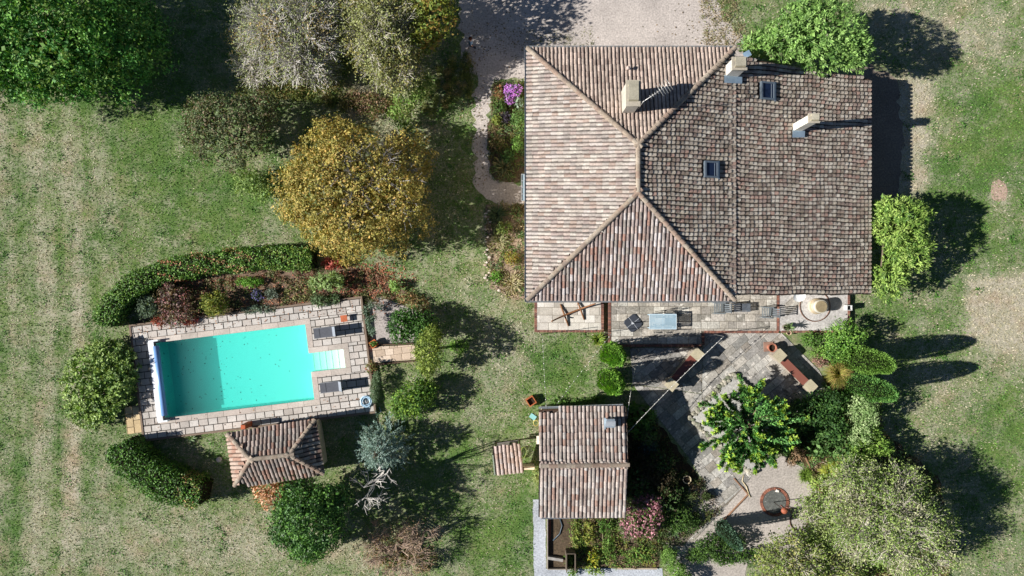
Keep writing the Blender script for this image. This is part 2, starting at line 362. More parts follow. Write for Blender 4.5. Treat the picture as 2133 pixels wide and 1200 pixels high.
# ------------------------------------------------------------------ roofs
def tile_geo(L=.46, w1=.100, w2=.086, h1=.075, h2=.062, n=6, lift=.035, th=.02, rnd_end=.03):
    """curved cover tile: lower end at s=0, upper end at s=-L ; columns (across, s, up)"""
    vs = []; fs = []
    for (w, h, s, z, rd) in ((w1, h1, 0, lift, rnd_end), (w2, h2, -L, 0, 0)):
        for i in range(n + 1):
            t = math.pi * i / n; vs.append((w * math.cos(t), s - rd * (1 - math.sin(t) ** .8), z + h * math.sin(t)))
    for i in range(n): fs.append((i, i + 1, n + 2 + i, n + 1 + i))
    b = len(vs)
    for i in range(n + 1):
        t = math.pi * i / n; vs.append(((w1 - th) * math.cos(t), -rnd_end * (1 - math.sin(t) ** .8), lift - .004 + (h1 - th) * math.sin(t)))
    for i in range(n): fs.append((b + i, b + i + 1, i + 1, i))
    return np.array(vs), np.array(fs)
TV, TF = tile_geo(lift=.045)
TVE, _ = tile_geo(w1=.108, w2=.088, h1=.066, h2=.05, lift=.055, th=.03, rnd_end=.07)
PV, PF = tile_geo(L=.46, w1=.075, w2=.09, h1=.03, h2=.035, n=3, lift=.0, th=.012)
def frame(A, Dn, Nn): return np.array([A, Dn, Nn])
def tiles(poly3, down, pitch, e, pal, mat, tf, skew=0., seed=1, size=1., warp=0.):
    """list of (position, frame, colour) for the tiles of one roof plane"""
    P = [Vector(p) for p in poly3]
    n = Vector((0, 0, 0))
    for i in range(len(P)):
        a, b_ = P[i], P[(i + 1) % len(P)]; n += a.cross(b_)
    n.normalize()
    if n.z < 0: n = -n
    d = Vector((down[0], down[1], 0)); d = (d - n * d.dot(n)).normalized(); a = d.cross(n).normalized()
    O = P[0]; st = [((p - O).dot(d), (p - O).dot(a)) for p in P]
    s1 = max(s for s, t in st); s0 = min(s for s, t in st); t0 = min(t for s, t in st); t1 = max(t for s, t in st)
    r = random.Random(seed); res = []; nt_ = int(round((t1 - t0) / pitch)); pt = (t1 - t0) / nt_
    for j in range(-2 if skew else 0, nt_ + (3 if skew else 0)):
        wob = r.uniform(-.010, .010); ph = r.uniform(-.05, .05)
        k = 0
        while True:
            s = s1 + .04 - k * e + (ph if k else 0)
            if s - e * .5 < s0: break
            t = t0 + (j + .5) * pt + wob + skew * (s - s1) + warp * math.sin(s * 1.7 + j * .15)
            if inpoly(np.array([s - e * .45]), np.array([t]), st)[0]:
                pos = O + d * s + a * t + n * r.uniform(0, .008)
                ang = r.uniform(-.05, .05); dd = (d + a * ang).normalized(); aa = dd.cross(n)
                res.append((pos, aa, dd, n, r.choice(pal), tf * r.uniform(.92, 1.07), k, j))
            k += 1
    return res, (O, d, a, n)
def tile_mesh_batch(name, lst, mat, parent, cover=True, pans=True, dark=.30):
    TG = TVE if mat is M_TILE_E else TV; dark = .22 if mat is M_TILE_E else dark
    Vs, Fs, Cs = [], [], []; off = 0
    for (pos, aa, dd, n, col, s, k, j) in lst:
        Mx = np.array([aa, dd, n]) * s; c = lin(col)
        if cover:
            v = TG @ Mx + np.array(pos); Vs.append(v); Fs.append(TF + off); Cs.append(np.tile(c, (len(v), 1))); off += len(v)
        if pans:
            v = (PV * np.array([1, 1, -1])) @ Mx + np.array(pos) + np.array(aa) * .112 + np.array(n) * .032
            Vs.append(v); Fs.append(PF[:, ::-1] + off); Cs.append(np.tile(c * dark, (len(v), 1))); off += len(v)  # pan colour darkened, paints the shadow in the gaps between cover tiles
    me = mesh_np(name, np.vstack(Vs), np.vstack(Fs), np.vstack(Cs), mat, False)
    return link(name, me, parent)
_tm = {}
def single_tile(parent, tl, mat, name='roof_tile'):
    pos, aa, dd, n, col, s, k, j = tl
    key = (col, mat.name)
    if key not in _tm: _tm[key] = mesh_np(name, TVE if mat is M_TILE_E else TV, TF, np.tile(lin(col), (len(TV), 1)), mat)
    o = bpy.data.objects.new(name, _tm[key]); COL.objects.link(o); o.parent = parent
    m = Matrix(((aa.x * s, dd.x * s, n.x * s, pos.x), (aa.y * s, dd.y * s, n.y * s, pos.y), (aa.z * s, dd.z * s, n.z * s, pos.z), (0, 0, 0, 1)))
    o.matrix_basis = m
def ridge(parent, a, b_, mat, pal, size=1.35, e=.36, up=.03):
    """a line of ridge tiles from the low end a to the high end b"""
    a = Vector(a); b_ = Vector(b_); d = (a - b_); L = d.length; d.normalize()
    aa = d.cross(Vector((0, 0, 1))).normalized(); n = aa.cross(d).normalized()
    if n.z < 0: n = -n; aa = -aa
    k = max(1, int(round(L / e)))
    for i in range(k):
        pos = a + (b_ - a) * (i / k) + n * up
        j = rnd.uniform(-.025, .025); dd = (d + aa * j).normalized()
        single_tile(parent, (pos, dd.cross(n), dd, n, rnd.choice(pal), size, i, 0), mat, 'ridge_tile')
def roofing(root_roof, planes, mat_default, keep_n=300, avoid=None):
    """planes: list of dict(poly, down, pitch, e, pal, mat, size, skew). The keep_n highest cover tiles become parts, the others one mesh per material"""
    allt = []
    for i, p in enumerate(planes):
        r_, fr = tiles(p['poly'], p['down'], p['pitch'], p['e'], p['pal'], p['mat'], p.get('size', 1.), p.get('skew', 0), 11 + i, warp=p.get('warp', 0))
        if avoid: r_ = [t for t in r_ if not avoid(t[0].x, t[0].y)]
        # pans under everything, drawn as one mesh per plane
        allt += [(t, p['mat'], i) for t in r_]
        O, d, a, n = fr
        m = MB(); P = [Vector(q) - n * .035 for q in p['poly']]; P2 = [q - n * .12 for q in P]; k = len(P)
        if (P[1] - P[0]).cross(P[2] - P[1]).dot(n) < 0: P = P[::-1]; P2 = P2[::-1]
        m.add(P + P2, [tuple(range(k)), tuple(range(k, 2 * k))[::-1]] + [(q, k + q, k + (q + 1) % k, (q + 1) % k) for q in range(k)], (70, 54, 44))
        m.build('roof_deck', M_TILE, root_roof)
    allt.sort(key=lambda q: -q[0][0].z + (0 if keep_n else 0))
    top = allt[:keep_n]; rest = allt[keep_n:]
    for (t, mt, i) in top: single_tile(root_roof, t, mt)
    for mt in {m_.name: m_ for (_, m_, _) in allt}.values():
        L1 = [t for (t, q, i) in rest if q is mt]
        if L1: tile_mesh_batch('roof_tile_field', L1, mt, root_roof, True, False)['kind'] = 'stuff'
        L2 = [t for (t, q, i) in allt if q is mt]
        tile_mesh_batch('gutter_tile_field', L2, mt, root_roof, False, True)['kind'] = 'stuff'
# ---- the house
E0, R0, E1 = 4.8, 6.6, 2.4
xw, xe = .878, 12.92; yn, ys = 13.92, -.70; rx = 6.985; ryn, rys = 7.96, 5.28
xr = 22.04; yrn, yrs = 12.87, -.36; yrn0 = 13.5
house = empty('farmhouse', ((xw + xe) / 2, (yn + ys) / 2, 0), 'large farmhouse with a hipped terracotta tile roof and three chimneys', 'house')
def local(o): o.location = o.location - house.location if False else o.location
hroot = bpy.data.objects.new('roof', bpy.data.meshes.new('roof')); 
COL.objects.link(hroot); hroot.parent = house; hroot.matrix_parent_inverse = Matrix.Translation(-house.location)
NW, NE, SW, SE = (xw, yn, E0), (xe, yn, E0), (xw, ys, E0), (xe, ys, E0); RN, RS = (rx, ryn, R0), (rx, rys, R0)
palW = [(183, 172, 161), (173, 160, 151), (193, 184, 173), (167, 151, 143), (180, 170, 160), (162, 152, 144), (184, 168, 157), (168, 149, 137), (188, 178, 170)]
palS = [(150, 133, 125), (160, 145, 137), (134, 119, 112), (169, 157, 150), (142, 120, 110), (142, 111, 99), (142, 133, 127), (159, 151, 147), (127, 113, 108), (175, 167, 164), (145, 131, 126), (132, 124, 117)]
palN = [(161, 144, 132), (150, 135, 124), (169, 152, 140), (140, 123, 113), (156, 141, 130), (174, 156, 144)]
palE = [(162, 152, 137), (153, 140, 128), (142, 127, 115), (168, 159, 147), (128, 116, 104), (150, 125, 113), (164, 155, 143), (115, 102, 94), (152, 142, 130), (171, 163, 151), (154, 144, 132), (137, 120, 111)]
# the east side is one slope: steep on the main block, then a slightly easier catslide down to the low eave
def zE(x): return E0 - (E0 - E1) * (x - xe) / (xr - xe)
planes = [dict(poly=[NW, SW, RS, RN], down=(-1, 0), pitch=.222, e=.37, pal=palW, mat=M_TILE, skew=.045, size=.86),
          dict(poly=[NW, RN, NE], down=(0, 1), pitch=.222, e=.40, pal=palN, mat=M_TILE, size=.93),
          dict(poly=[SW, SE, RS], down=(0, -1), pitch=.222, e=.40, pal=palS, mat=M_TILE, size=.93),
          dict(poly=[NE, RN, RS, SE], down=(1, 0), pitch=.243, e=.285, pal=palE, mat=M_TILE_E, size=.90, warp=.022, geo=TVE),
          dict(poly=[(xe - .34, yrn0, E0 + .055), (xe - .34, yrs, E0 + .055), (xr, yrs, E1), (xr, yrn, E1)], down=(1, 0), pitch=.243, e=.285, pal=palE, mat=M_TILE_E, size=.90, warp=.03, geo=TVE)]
sky = [(W(1598, 190, 4.3), .82, .95), (W(1478, 355, 5.1), .78, .85)]
def avoid(x, y): return any(-w / 2 - .02 < x - p.x < w / 2 + .25 and abs(y - p.y) < h / 2 + .02 for p, w, h in sky)
roofing(hroot, planes, M_TILE, 300, avoid)
palR = [(149, 135, 120), (142, 129, 115), (155, 143, 128), (135, 120, 108), (148, 133, 117), (141, 121, 107)]
for a, b_ in ((NW, RN), (SW, RS), (NE, RN), (SE, RS)): ridge(hroot, a, b_, M_TILE, palR, 1.45)
ridge(hroot, RS, RN, M_TILE, palR, 1.5)
def hchild(o, p=None):
    o.parent = p or house
    if p is None: o.matrix_parent_inverse = Matrix.Translation(-house.location)      # parts lie in world coordinates, sub-parts follow their part
    return o
m = MB()    # walls
ov = .5; m.box(((xw + xe) / 2, (yn + ys) / 2, (E0 - .2) / 2), (xe - xw - 2 * ov, yn - ys - 2 * ov, E0 - .2), (205, 190, 165))
hchild(m.build('wall', M_WALL))
m = MB(); n_ = 2.0
a0, b0 = xe - ov + .003, xr - ov; y0, y1 = yrs + ov * .6, yrn - ov
m.add([(a0, y0, 0), (b0, y0, 0), (b0, y0, zE(b0) - .2), (a0, y0, zE(a0) - .2), (a0, y1, 0), (b0, y1, 0), (b0, y1, zE(b0) - .2), (a0, y1, zE(a0) - .2)],
      [(0, 1, 2, 3), (5, 4, 7, 6), (1, 5, 6, 2), (4, 0, 3, 7), (3, 2, 6, 7)], (205, 190, 165)); hchild(m.build('wall', M_WALL))
for i, (x, w, zb, zt) in enumerate([(2.6, 1.1, 1.1, 2.4), (5.2, 1.5, .32, 2.6), (8.2, 1.5, .32, 2.6), (11., 1.1, 1.1, 2.4), (2.6, 1., 3.1, 4.2), (6.7, 1., 3.1, 4.2), (11., 1., 3.1, 4.2)]):
    m = MB(); m.box((x, ys + ov - .03, (zb + zt) / 2), (w, .08, zt - zb), (150, 160, 160)); wnd = hchild(m.build('window', M_PAINT))
    m = MB(); m.box((x, ys + ov - .08, (zb + zt) / 2), (w - .16, .03, zt - zb - .16), (30, 36, 42)); hchild(m.build('pane', M_DARKGLASS), wnd)
    for s_ in (-1, 1):
        m = MB(); m.box((x + s_ * (w * .75), ys + ov - .04, (zb + zt) / 2), (w * .48, .05, zt - zb), (120, 140, 150)); hchild(m.build('shutter', M_PAINT))
m = MB()      # gutters on three sides of the main block
for (a, b_) in (((xw - .07, yn + .08, E0 - .02), (xe + .1, yn + .08, E0 - .02)), ((xw - .07, ys - .08, E0 - .02), (xe + .05, ys - .08, E0 - .02)), ((xw - .08, yn + .1, E0 - .02), (xw - .08, ys - .1, E0 - .02))):
    mm = MB(); a, b_ = Vector(a), Vector(b_); c_ = (a + b_) / 2; d = b_ - a
    sx = (abs(d.x) or .0, abs(d.y) or .0)
    for o_, hh in ((-.055, .09), (.055, .09)):
        if sx[0] > sx[1]: mm.box((c_.x, c_.y + o_, c_.z), (sx[0], .014, hh), (176, 180, 182))
        else: mm.box((c_.x + o_, c_.y, c_.z), (.014, sx[1], hh), (150, 160, 168))
    mm.box((c_.x, c_.y, c_.z - .04), (max(sx[0], .1), max(sx[1], .1), .014), (150, 154, 156))
    hchild(mm.build('gutter', M_ZINC))
def roof_z(x, y):
    if x > xe: return zE(x)
    s_ = (R0 - E0) / 6.07
    return min(E0 + s_ * (x - xw), R0 - s_ * (x - rx) if x > rx else 99, E0 + s_ * (yn - y), E0 + s_ * (y - ys))
def chimney(name, px, py, sx, sy, hgt, zt, col, label, flash=False, slabs=False):
    t = W(px, py, zt); zb = roof_z(t.x, t.y) - .5
    m = MB(); m.box((t.x, t.y, (zb + zt - .1) / 2), (sx, sy, zt - zb - .1), col)
    ch = hchild(m.build(name, M_WALL)); ch['label'] = label
    m = MB(); m.box((t.x, t.y, zt - .05), (sx + .12, sy + .12, .1), (168, 160, 144)); 
    for q in (-1, 1):
        m.box((t.x, t.y + q * sy * .3, zt + .07), (sx * .8, .1, .14), (150, 142, 120)); m.box((t.x + sx * .2 * q, t.y, zt + .004), (sx * .22, sy * .45, .012), (34, 30, 28))
    hchild(m.build('chimney_cap', M_STONE), ch)
    m = MB(); m.box((t.x - .0, t.y + sy * .08, zt + .17), (sx * .8, sy * .78, .06), (160, 154, 136)); hchild(m.build('cover_slab', M_STONE), ch)
    if flash:
        m = MB(); zz = roof_z(t.x + .1, t.y - sy / 2 - .25)
        m.add([(t.x - sx * .7, t.y - sy / 2 - .42, roof_z(t.x - sx * .7, t.y - 1) + .17), (t.x + sx * .9, t.y - sy / 2 - .36, roof_z(t.x + sx * .9, t.y - 1) + .17), (t.x + sx * .9, t.y - sy / 2 + .02, roof_z(t.x + sx * .9, t.y) + .2), (t.x - sx * .7, t.y - sy / 2 + .02, roof_z(t.x - sx * .7, t.y) + .2)], [(0, 1, 2, 3)], (176, 196, 208))
        hchild(m.build('flashing', M_ZINC), ch)
    return t
c1 = chimney('chimney', 1319, 194, .66, 1.3, 1, 7.7, (182, 174, 160), 'broad chimney with long capping slab near the ridge')
c2 = chimney('chimney', 1541, 132, .72, .62, 1, 6.4, (188, 184, 176), 'white chimney on the north hip', True)
c3 = chimney('chimney', 1696, 246, .52, .42, 1, 6.1, (214, 208, 194), 'slender white chimney on the catslide roof', True)
# antenna
ant = empty('television_antenna', (c1.x + .5, c1.y - .7, 7.4), 'thin rod television aerial fixed to the broad roof chimney', 'antenna')
m = MB(); A0 = W(1325, 232, 7.2); A1 = W(1378, 190, 8.6); A0 = Vector((c1.x + .42, c1.y - .62, 6.8)); A1 = Vector((c1.x + .44, c1.y - .62, 8.5))
m.tube([A0, A1], .022, (150, 148, 144), 6); o = m.build('mast', M_ZINC, ant); o.matrix_parent_inverse = Matrix.Translation(-ant.location)
B0 = A1 + Vector((-.1, -.08, -.05)); B1 = A1 + Vector((1.45, .92, .05))
m = MB(); m.tube([B0, B1], .018, (186, 184, 180), 6); o = m.build('boom', M_ZINC, ant); o.matrix_parent_inverse = Matrix.Translation(-ant.location)
dirv = (B1 - B0).normalized(); perp = Vector((-dirv.y, dirv.x, 0))
for i in range(9):
    q = B0.lerp(B1, .28 + .08 * i); l_ = .1 if i < 4 else .36 - .02 * (i % 3); m = MB(); m.tube([q - perp * l_, q + perp * l_], .013, (200, 198, 192), 5)
    o = m.build('rod', M_ZINC, ant); o.matrix_parent_inverse = Matrix.Translation(-ant.location)
# vent cowl
v = W(1310, 138, 5.8); v.z = roof_z(v.x, v.y) + .1
m = MB(); m.lathe(v, [(.06, -.2), (.06, .22), (.11, .22), (.11, .28), (.001, .34)], (190, 170, 160), 12); hchild(m.build('vent_pipe', M_TILE))
# skylights
for p, w, h in sky:
    s_ = (R0 - E0) / 6.07 if p.x < xe else (E0 - E1) / (xr - xe)
    z = roof_z(p.x, p.y); a_ = -math.atan(s_); Mx = Matrix.Translation((p.x, p.y, z + .1)) @ Matrix.Rotation(-a_, 4, 'Y')
    m = MB()
    for (cx_, cy_, sx_, sy_) in ((-w / 2, 0, .1, h + .1), (w / 2, 0, .1, h + .1), (0, -h / 2, w - .1, .1), (0, h / 2, w - .1, .1)): m.box((cx_, cy_, 0), (sx_, sy_, .2), (120, 132, 142), M=Mx)
    sk = hchild(m.build('skylight', M_ZINC)); m = MB(); m.box((0, 0, .02), (w - .1, h - .1, .04), (26, 38, 62), M=Mx); hchild(m.build('pane', M_DARKGLASS), sk)
    m = MB(); m.box((w / 2 - .18, 0, .05), (.02, h - .14, .02), (150, 160, 170), M=Mx); m.box((w / 2 + .12, 0, -.02), (.14, h + .2, .03), (150, 160, 168), M=Mx); hchild(m.build('sash_bar', M_ZINC), sk)
# flashing sheet at the north corner, satellite dish, awning
q = W(1556, 113, 5.0); m = MB(); m.box((q.x, q.y, 5.02), (.42, .34, .02), (170, 200, 220), rz=.5); hchild(m.build('flashing', M_ZINC))
dish = empty('satellite_dish', W(1665, 617, 2.9), 'white satellite dish peeping out below the low tiled eave', 'satellite dish')
m = MB(); m.lathe((0, 0, 0), [(.001, -.05), (.2, -.03), (.36, .04), (.37, .05)], (222, 222, 218), 20); o = m.build('reflector', M_PAINT, dish); o.rotation_euler = (R(28), 0, 0)
m = MB(); m.tube([(0, 0, -.05), (0, .25, -.3), (0, .45, -.3)], .025, (150, 150, 150), 6); m.build('bracket', M_PAINT, dish)
awn = hchild(bpy.data.objects.new('glass_awning', bpy.data.meshes.new('glass_awning'))); COL.objects.link(awn)
a_ = W(1086, 363, 3.0); b_ = W(1099, 418, 3.0)
m = MB()
for i in range(5):
    y = a_.y + (b_.y - a_.y) * i / 4; m.box(((a_.x + b_.x + .6) / 2, y, 3.0), (b_.x - a_.x + .6, .04, .05), (190, 196, 200))
for i in range(3): m.box((a_.x + (b_.x - a_.x) * i / 2, (a_.y + b_.y) / 2, 3.003), (.03, abs(a_.y - b_.y), .045), (190, 196, 200))
hchild(m.build('awning_frame', M_ZINC), awn)
for i in range(4):
    y = a_.y + (b_.y - a_.y) * (i + .5) / 4; m = MB(); m.box(((a_.x + b_.x) / 2 + .2, y, 2.97), (b_.x - a_.x + .3, .36, .015), (140, 158, 168)); hchild(m.build('pane', M_DARKGLASS), awn)
# ---- outbuilding (shed) with gable roof
def parent_at(o, root):
    o.parent = root
    if root.type == 'EMPTY': o.matrix_parent_inverse = Matrix.Translation(-root.location)
    return o
e_, r_ = 2.6, 3.35
s00, s10, s11, s01 = W(1122, 853, e_), W(1298, 847, e_), W(1304, 1072, e_), W(1126, 1076, e_)
rw, re = W(1123, 970, r_), W(1304, 968, r_)
rw.x = (s00.x + s01.x) / 2; re.x = (s10.x + s11.x) / 2
shed = empty('tiled_outbuilding', ((rw + re) / 2).to_2d().to_3d(), 'small gabled outbuilding with two slopes of long barrel tiles', 'outbuilding')
sroof = parent_at(bpy.data.objects.new('roof', bpy.data.meshes.new('roof')), shed); COL.objects.link(sroof)
palSh = [(153, 139, 130), (164, 151, 142), (139, 125, 118), (170, 158, 150), (142, 117, 105), (145, 136, 129), (133, 119, 112), (163, 156, 150), (156, 139, 129), (148, 137, 129)]
roofing(sroof, [dict(poly=[s00, s10, re, rw], down=(.0, 1), pitch=.242, e=.40, pal=palSh, mat=M_TILE, size=1.06), dict(poly=[rw, re, s11, s01], down=(0, -1), pitch=.242, e=.40, pal=palSh, mat=M_TILE, size=1.06)], M_TILE, 300)
ridge(sroof, rw - Vector((.0, 0, 0)), re, M_TILE, palR, 1.5, .5)
m = MB(); w0 = (s00 + s01) / 2; m.box(((s00.x + s11.x) / 2, (s00.y + s11.y) / 2, 1.2), (s10.x - s00.x - .3, s00.y - s01.y - .5, 2.4), (198, 180, 152)); parent_at(m.build('wall', M_WALL), shed)
for (xx, xo) in ((s00.x + .16, -1), (s10.x - .16, 1)):
    m = MB(); m.prism([(0, 0), (1, 0), (1, 1)], 0, 1, (198, 180, 152)) if False else None
    m.add([(xx, s00.y - .3, 2.4), (xx, s01.y + .3, 2.4), (xx, rw.y, r_ - .12), (xx + .1 * xo * -1, s00.y - .3, 2.4), (xx - .1 * xo, s01.y + .3, 2.4), (xx - .1 * xo, rw.y, r_ - .12)], [(0, 1, 2), (3, 5, 4), (0, 2, 5, 3), (1, 4, 5, 2)], (198, 180, 152)); parent_at(m.build('gable', M_WALL), shed)
for (a, b_) in ((s00 + Vector((0, .1, -.03)), s10 + Vector((0, .1, -.03))), (s01 + Vector((.05, -.1, -.03)), s11 + Vector((0, -.1, -.03)))):
    m = MB(); d = (b_ - a); an = math.atan2(d.y, d.x); c_ = (a + b_) / 2
    m.box(c_ + Vector((0, .05, 0)), (d.length, .015, .09), (196, 202, 206), rz=an); m.box(c_ - Vector((0, .05, 0)), (d.length, .015, .09), (196, 202, 206), rz=an); m.box(c_ - Vector((0, 0, .04)), (d.length, .11, .012), (150, 154, 158), rz=an)
    parent_at(m.build('gutter', M_ZINC), shed)
q = W(1272, 882, 3.2)
m = MB(); m.box((q.x, q.y, 2.95), (.5, .5, .6), (176, 190, 200)); bx = parent_at(m.build('chimney', M_ZINC), shed); bx['label'] = 'low zinc box vent on the north slope'
m = MB(); m.box((q.x, q.y, 3.29), (.56, .3, .05), (200, 206, 210)); m.box((q.x - .32, q.y - .05, 3.0), (.1, .7, .05), (190, 204, 212)); parent_at(m.build('vent_cover', M_ZINC), bx)
m = MB(); m.box((s00.x + .14, rw.y + 1.8, 1.05), (.06, .95, 2.1), (120, 90, 60)); parent_at(m.build('door', M_WOOD), shed)
m = MB(); m.box((s00.x + .05, s00.y - 1.9, 2.45), (.35, .5, .06), (226, 216, 196)); parent_at(m.build('wall_shelf', M_STONE), shed)
# ---- small lean-to beside it
lt = empty('lean_to_shelter', W(1060, 955), 'tiny low shelter roofed with eight barrel tile rows beside outbuilding', 'shelter')
q0, q1, q2, q3 = W(1031, 936, 1.9), W(1083, 929, 1.9), W(1091, 982, 1.5), W(1035, 987, 1.5)
lroof = parent_at(bpy.data.objects.new('roof', bpy.data.meshes.new('roof')), lt); COL.objects.link(lroof)
roofing(lroof, [dict(poly=[q0, q1, q2, q3], down=(.1, -1), pitch=.235, e=.38, pal=[(170, 148, 134), (178, 160, 150), (160, 138, 124), (170, 156, 148)], mat=M_TILE, size=1.05)], M_TILE, 300)
m = MB()
for p in (q0, q1, q2, q3): m.box((p.x * .98 + lt.location.x * .02, p.y * .98 + lt.location.y * .02, (p.z - .1) / 2), (.09, .09, p.z - .1), (120, 104, 84))
parent_at(m.build('post', M_WOOD), lt)
m = MB()
for k in range(3):
    a, b_ = W(1036, 922 + k * 4, 1.0), W(1079, 916 + k * 4, 1.0); d = b_ - a; m.box((a + b_) / 2 + Vector((0, 0, .3)), (d.length, .1, .03), (104, 98, 92), rz=math.atan2(d.y, d.x))
parent_at(m.build('shelf_board', M_WOOD), lt)
m = MB(); m.box(W(1029, 965, .5), (.07, 1.3, 1.0), (140, 150, 136), rz=.1); parent_at(m.build('side_panel', M_WOOD), lt)
lw = MB(); 
lw.box(W(1101, 972, .35), (.75, .22, .7), (205, 190, 165)); lwo = lw.build('low_wall', M_STONE); props(lwo, 'short pale stone wall between shelter and outbuilding', 'wall')
# ---- pool house
e_, r_ = 2.0, 2.85
h0, h1, h2, h3 = W(475, 903, e_), W(657, 874, e_), W(675, 986, e_), W(490, 1011, e_); ra, rb = W(522, 957, r_), W(603, 947, r_)
ph = empty('pool_house', ((h0 + h2) / 2).to_2d().to_3d(), 'small pool house with hipped barrel tile roof below the deck', 'pool house')
proof = parent_at(bpy.data.objects.new('roof', bpy.data.meshes.new('roof')), ph); COL.objects.link(proof)
palP = [(143, 127, 118), (134, 120, 111), (157, 143, 135), (129, 121, 114), (134, 107, 95), (123, 114, 108), (143, 135, 128)]
d1 = (ra - h0).to_2d(); ax = (h1 - h0).to_2d().normalized(); axp = Vector((-ax.y, ax.x))
roofing(proof, [dict(poly=[h0, h1, rb, ra], down=tuple(axp), pitch=.245, e=.38, pal=palP, mat=M_TILE, size=1.1, warp=.03), dict(poly=[h3, h2, rb, ra], down=tuple(-axp), pitch=.245, e=.38, pal=palP, mat=M_TILE, size=1.1, warp=.03),
                dict(poly=[h0, ra, h3], down=tuple(-ax), pitch=.245, e=.38, pal=[(166, 142, 126), (158, 126, 110), (172, 152, 138)], mat=M_TILE, size=1.1), dict(poly=[h1, rb, h2], down=tuple(ax), pitch=.26, e=.36, pal=palE, mat=M_TILE, size=1.1)], M_TILE, 300)
for a, b_ in ((h0, ra), (h3, ra), (h1, rb), (h2, rb), (ra, rb)): ridge(proof, a, b_, M_TILE, palR, 1.4, .34)
m = MB(); c_ = (h0 + h1 + h2 + h3) / 4; m.box((c_.x, c_.y, .95), (5.0, 2.8, 1.9), (200, 180, 150), rz=math.atan2(ax.y, ax.x)); parent_at(m.build('wall', M_WALL), ph)
m = MB(); m.box((c_.x + axp.x * 1.43, c_.y + axp.y * 1.43, .95), (1.6, .06, 1.75), (110, 88, 64), rz=math.atan2(ax.y, ax.x)); parent_at(m.build('door', M_WOOD), ph)
q = W(506, 890, 1.5); m = MB(); m.box((q.x, q.y, .75), (.28, .28, 1.5), (170, 90, 60)); parent_at(m.build('flue', M_BRICK), ph)
# ------------------------------------------------------------------ pool deck and pool
PM = Matrix.Translation((PO.x, PO.y, 0)) @ Matrix.Rotation(POOL_A, 4, 'Z')
deck = MB()
def lbox(mb, u0, u1, v0, v1, z0, z1, col): mb.box(((u0 + u1) / 2, (v0 + v1) / 2, (z0 + z1) / 2), (u1 - u0, v1 - v0, z1 - z0), col, M=PM)
PLn, PWd = 9.75, 4.9; NU, NV0, NV1 = 12.0, 1.8, 3.02
jc = (62, 56, 50)
U0, U1, V0, V1 = -1.45, 13.5, -1.22, 6.15
# walls are 0.6 m thick so that the pool is a real basin
lbox(deck, U0, -.0, V0, V1, -.2, .27, jc); lbox(deck, 0, U1, V0, 0, -.2, .27, jc); lbox(deck, 0, U1, PWd, V1, -.2, .27, jc)
lbox(deck, PLn, U1, 0, NV0, -.2, .27, jc); lbox(deck, PLn, U1, NV1, PWd, -.2, .27, jc); lbox(deck, NU, U1, NV0, NV1, -.2, .27, jc)
deck_o = deck.build('pool_deck', M_CONC); props(deck_o, 'raised pool terrace of pale stones with dark joints', kind='structure')
m = MB()
for (u0, u1, v0, v1) in ((U0 - .12, U1 + .12, V0 - .12, V0), (U0 - .12, U1 + .12, V1, V1 + .12), (U1, U1 + .12, V0, V1), (U0 - .12, U0, V0, V1)): lbox(m, u0, u1, v0, v1, -.1, .34 if v0 < 0 or v0 == V1 else .31, (120, 104, 90))
m.build('edge_kerb', M_CONC, deck_o)
pd = [(186, 180, 173), (178, 172, 165), (190, 184, 177), (172, 164, 156), (182, 174, 166)]
cop = .36
def rect(u0, u1, v0, v1): return [PL(u0, v0), PL(u1, v0), PL(u1, v1), PL(u0, v1)]
a7 = POOL_A; off = PL(-cop, -cop)
SW_, SH_ = .615, .432
for (u0, u1, v0, v1, of) in ((U0, U1, V0, -cop, PL(0, -cop)), (U0, U1, PWd + cop, V1, PL(.2, PWd + cop)), (U0, -cop, -cop, PWd + cop, PL(-cop, .1)),
                             (PLn + cop, U1, -cop, NV0 - cop, PL(PLn + cop, -cop)), (PLn + cop, U1, NV1 + cop, PWd + cop, PL(PLn + cop, NV1 + cop)), (NU + cop, U1, NV0 - cop, NV1 + cop, PL(NU + cop, NV0 - cop))):
    pave(deck_o, rect(u0, u1, v0, v1), a7, SH_, (SW_, SW_), .045, .2, .3, pd, M_DECK, of)
cp = [(186, 174, 164), (180, 168, 158), (190, 180, 170), (176, 166, 156)]
for (u0, u1, v0, v1, an) in ((-cop, PLn + cop, -cop, -.0, 0), (-cop, PLn + cop, PWd, PWd + cop, 0), (-cop, 0, 0, PWd, 1), (PLn, PLn + cop, 0, NV0 - cop, 1), (PLn, PLn + cop, NV1 + cop, PWd, 1), (PLn, NU + cop, NV0 - cop, NV0, 0), (PLn, NU + cop, NV1, NV1 + cop, 0), (NU, NU + cop, NV0, NV1, 1)):
    L = (v1 - v0) if an else (u1 - u0); k = max(1, round(L / 1.1))
    for i in range(k):
        if an: r4 = rect(u0, u1, v0 + L * i / k + .004, v0 + L * (i + 1) / k - .004)
        else: r4 = rect(u0 + L * i / k + .004, u0 + L * (i + 1) / k - .004, v0, v1)
        cx_, cy_ = sum(p[0] for p in r4) / 4, sum(p[1] for p in r4) / 4; mm = MB(); mm.prism([(x - cx_, y - cy_) for x, y in r4], .2, .312, rnd.choice(cp), bevel=.01); mm.build('coping_stone', M_DECK, deck_o, (cx_, cy_, 0))
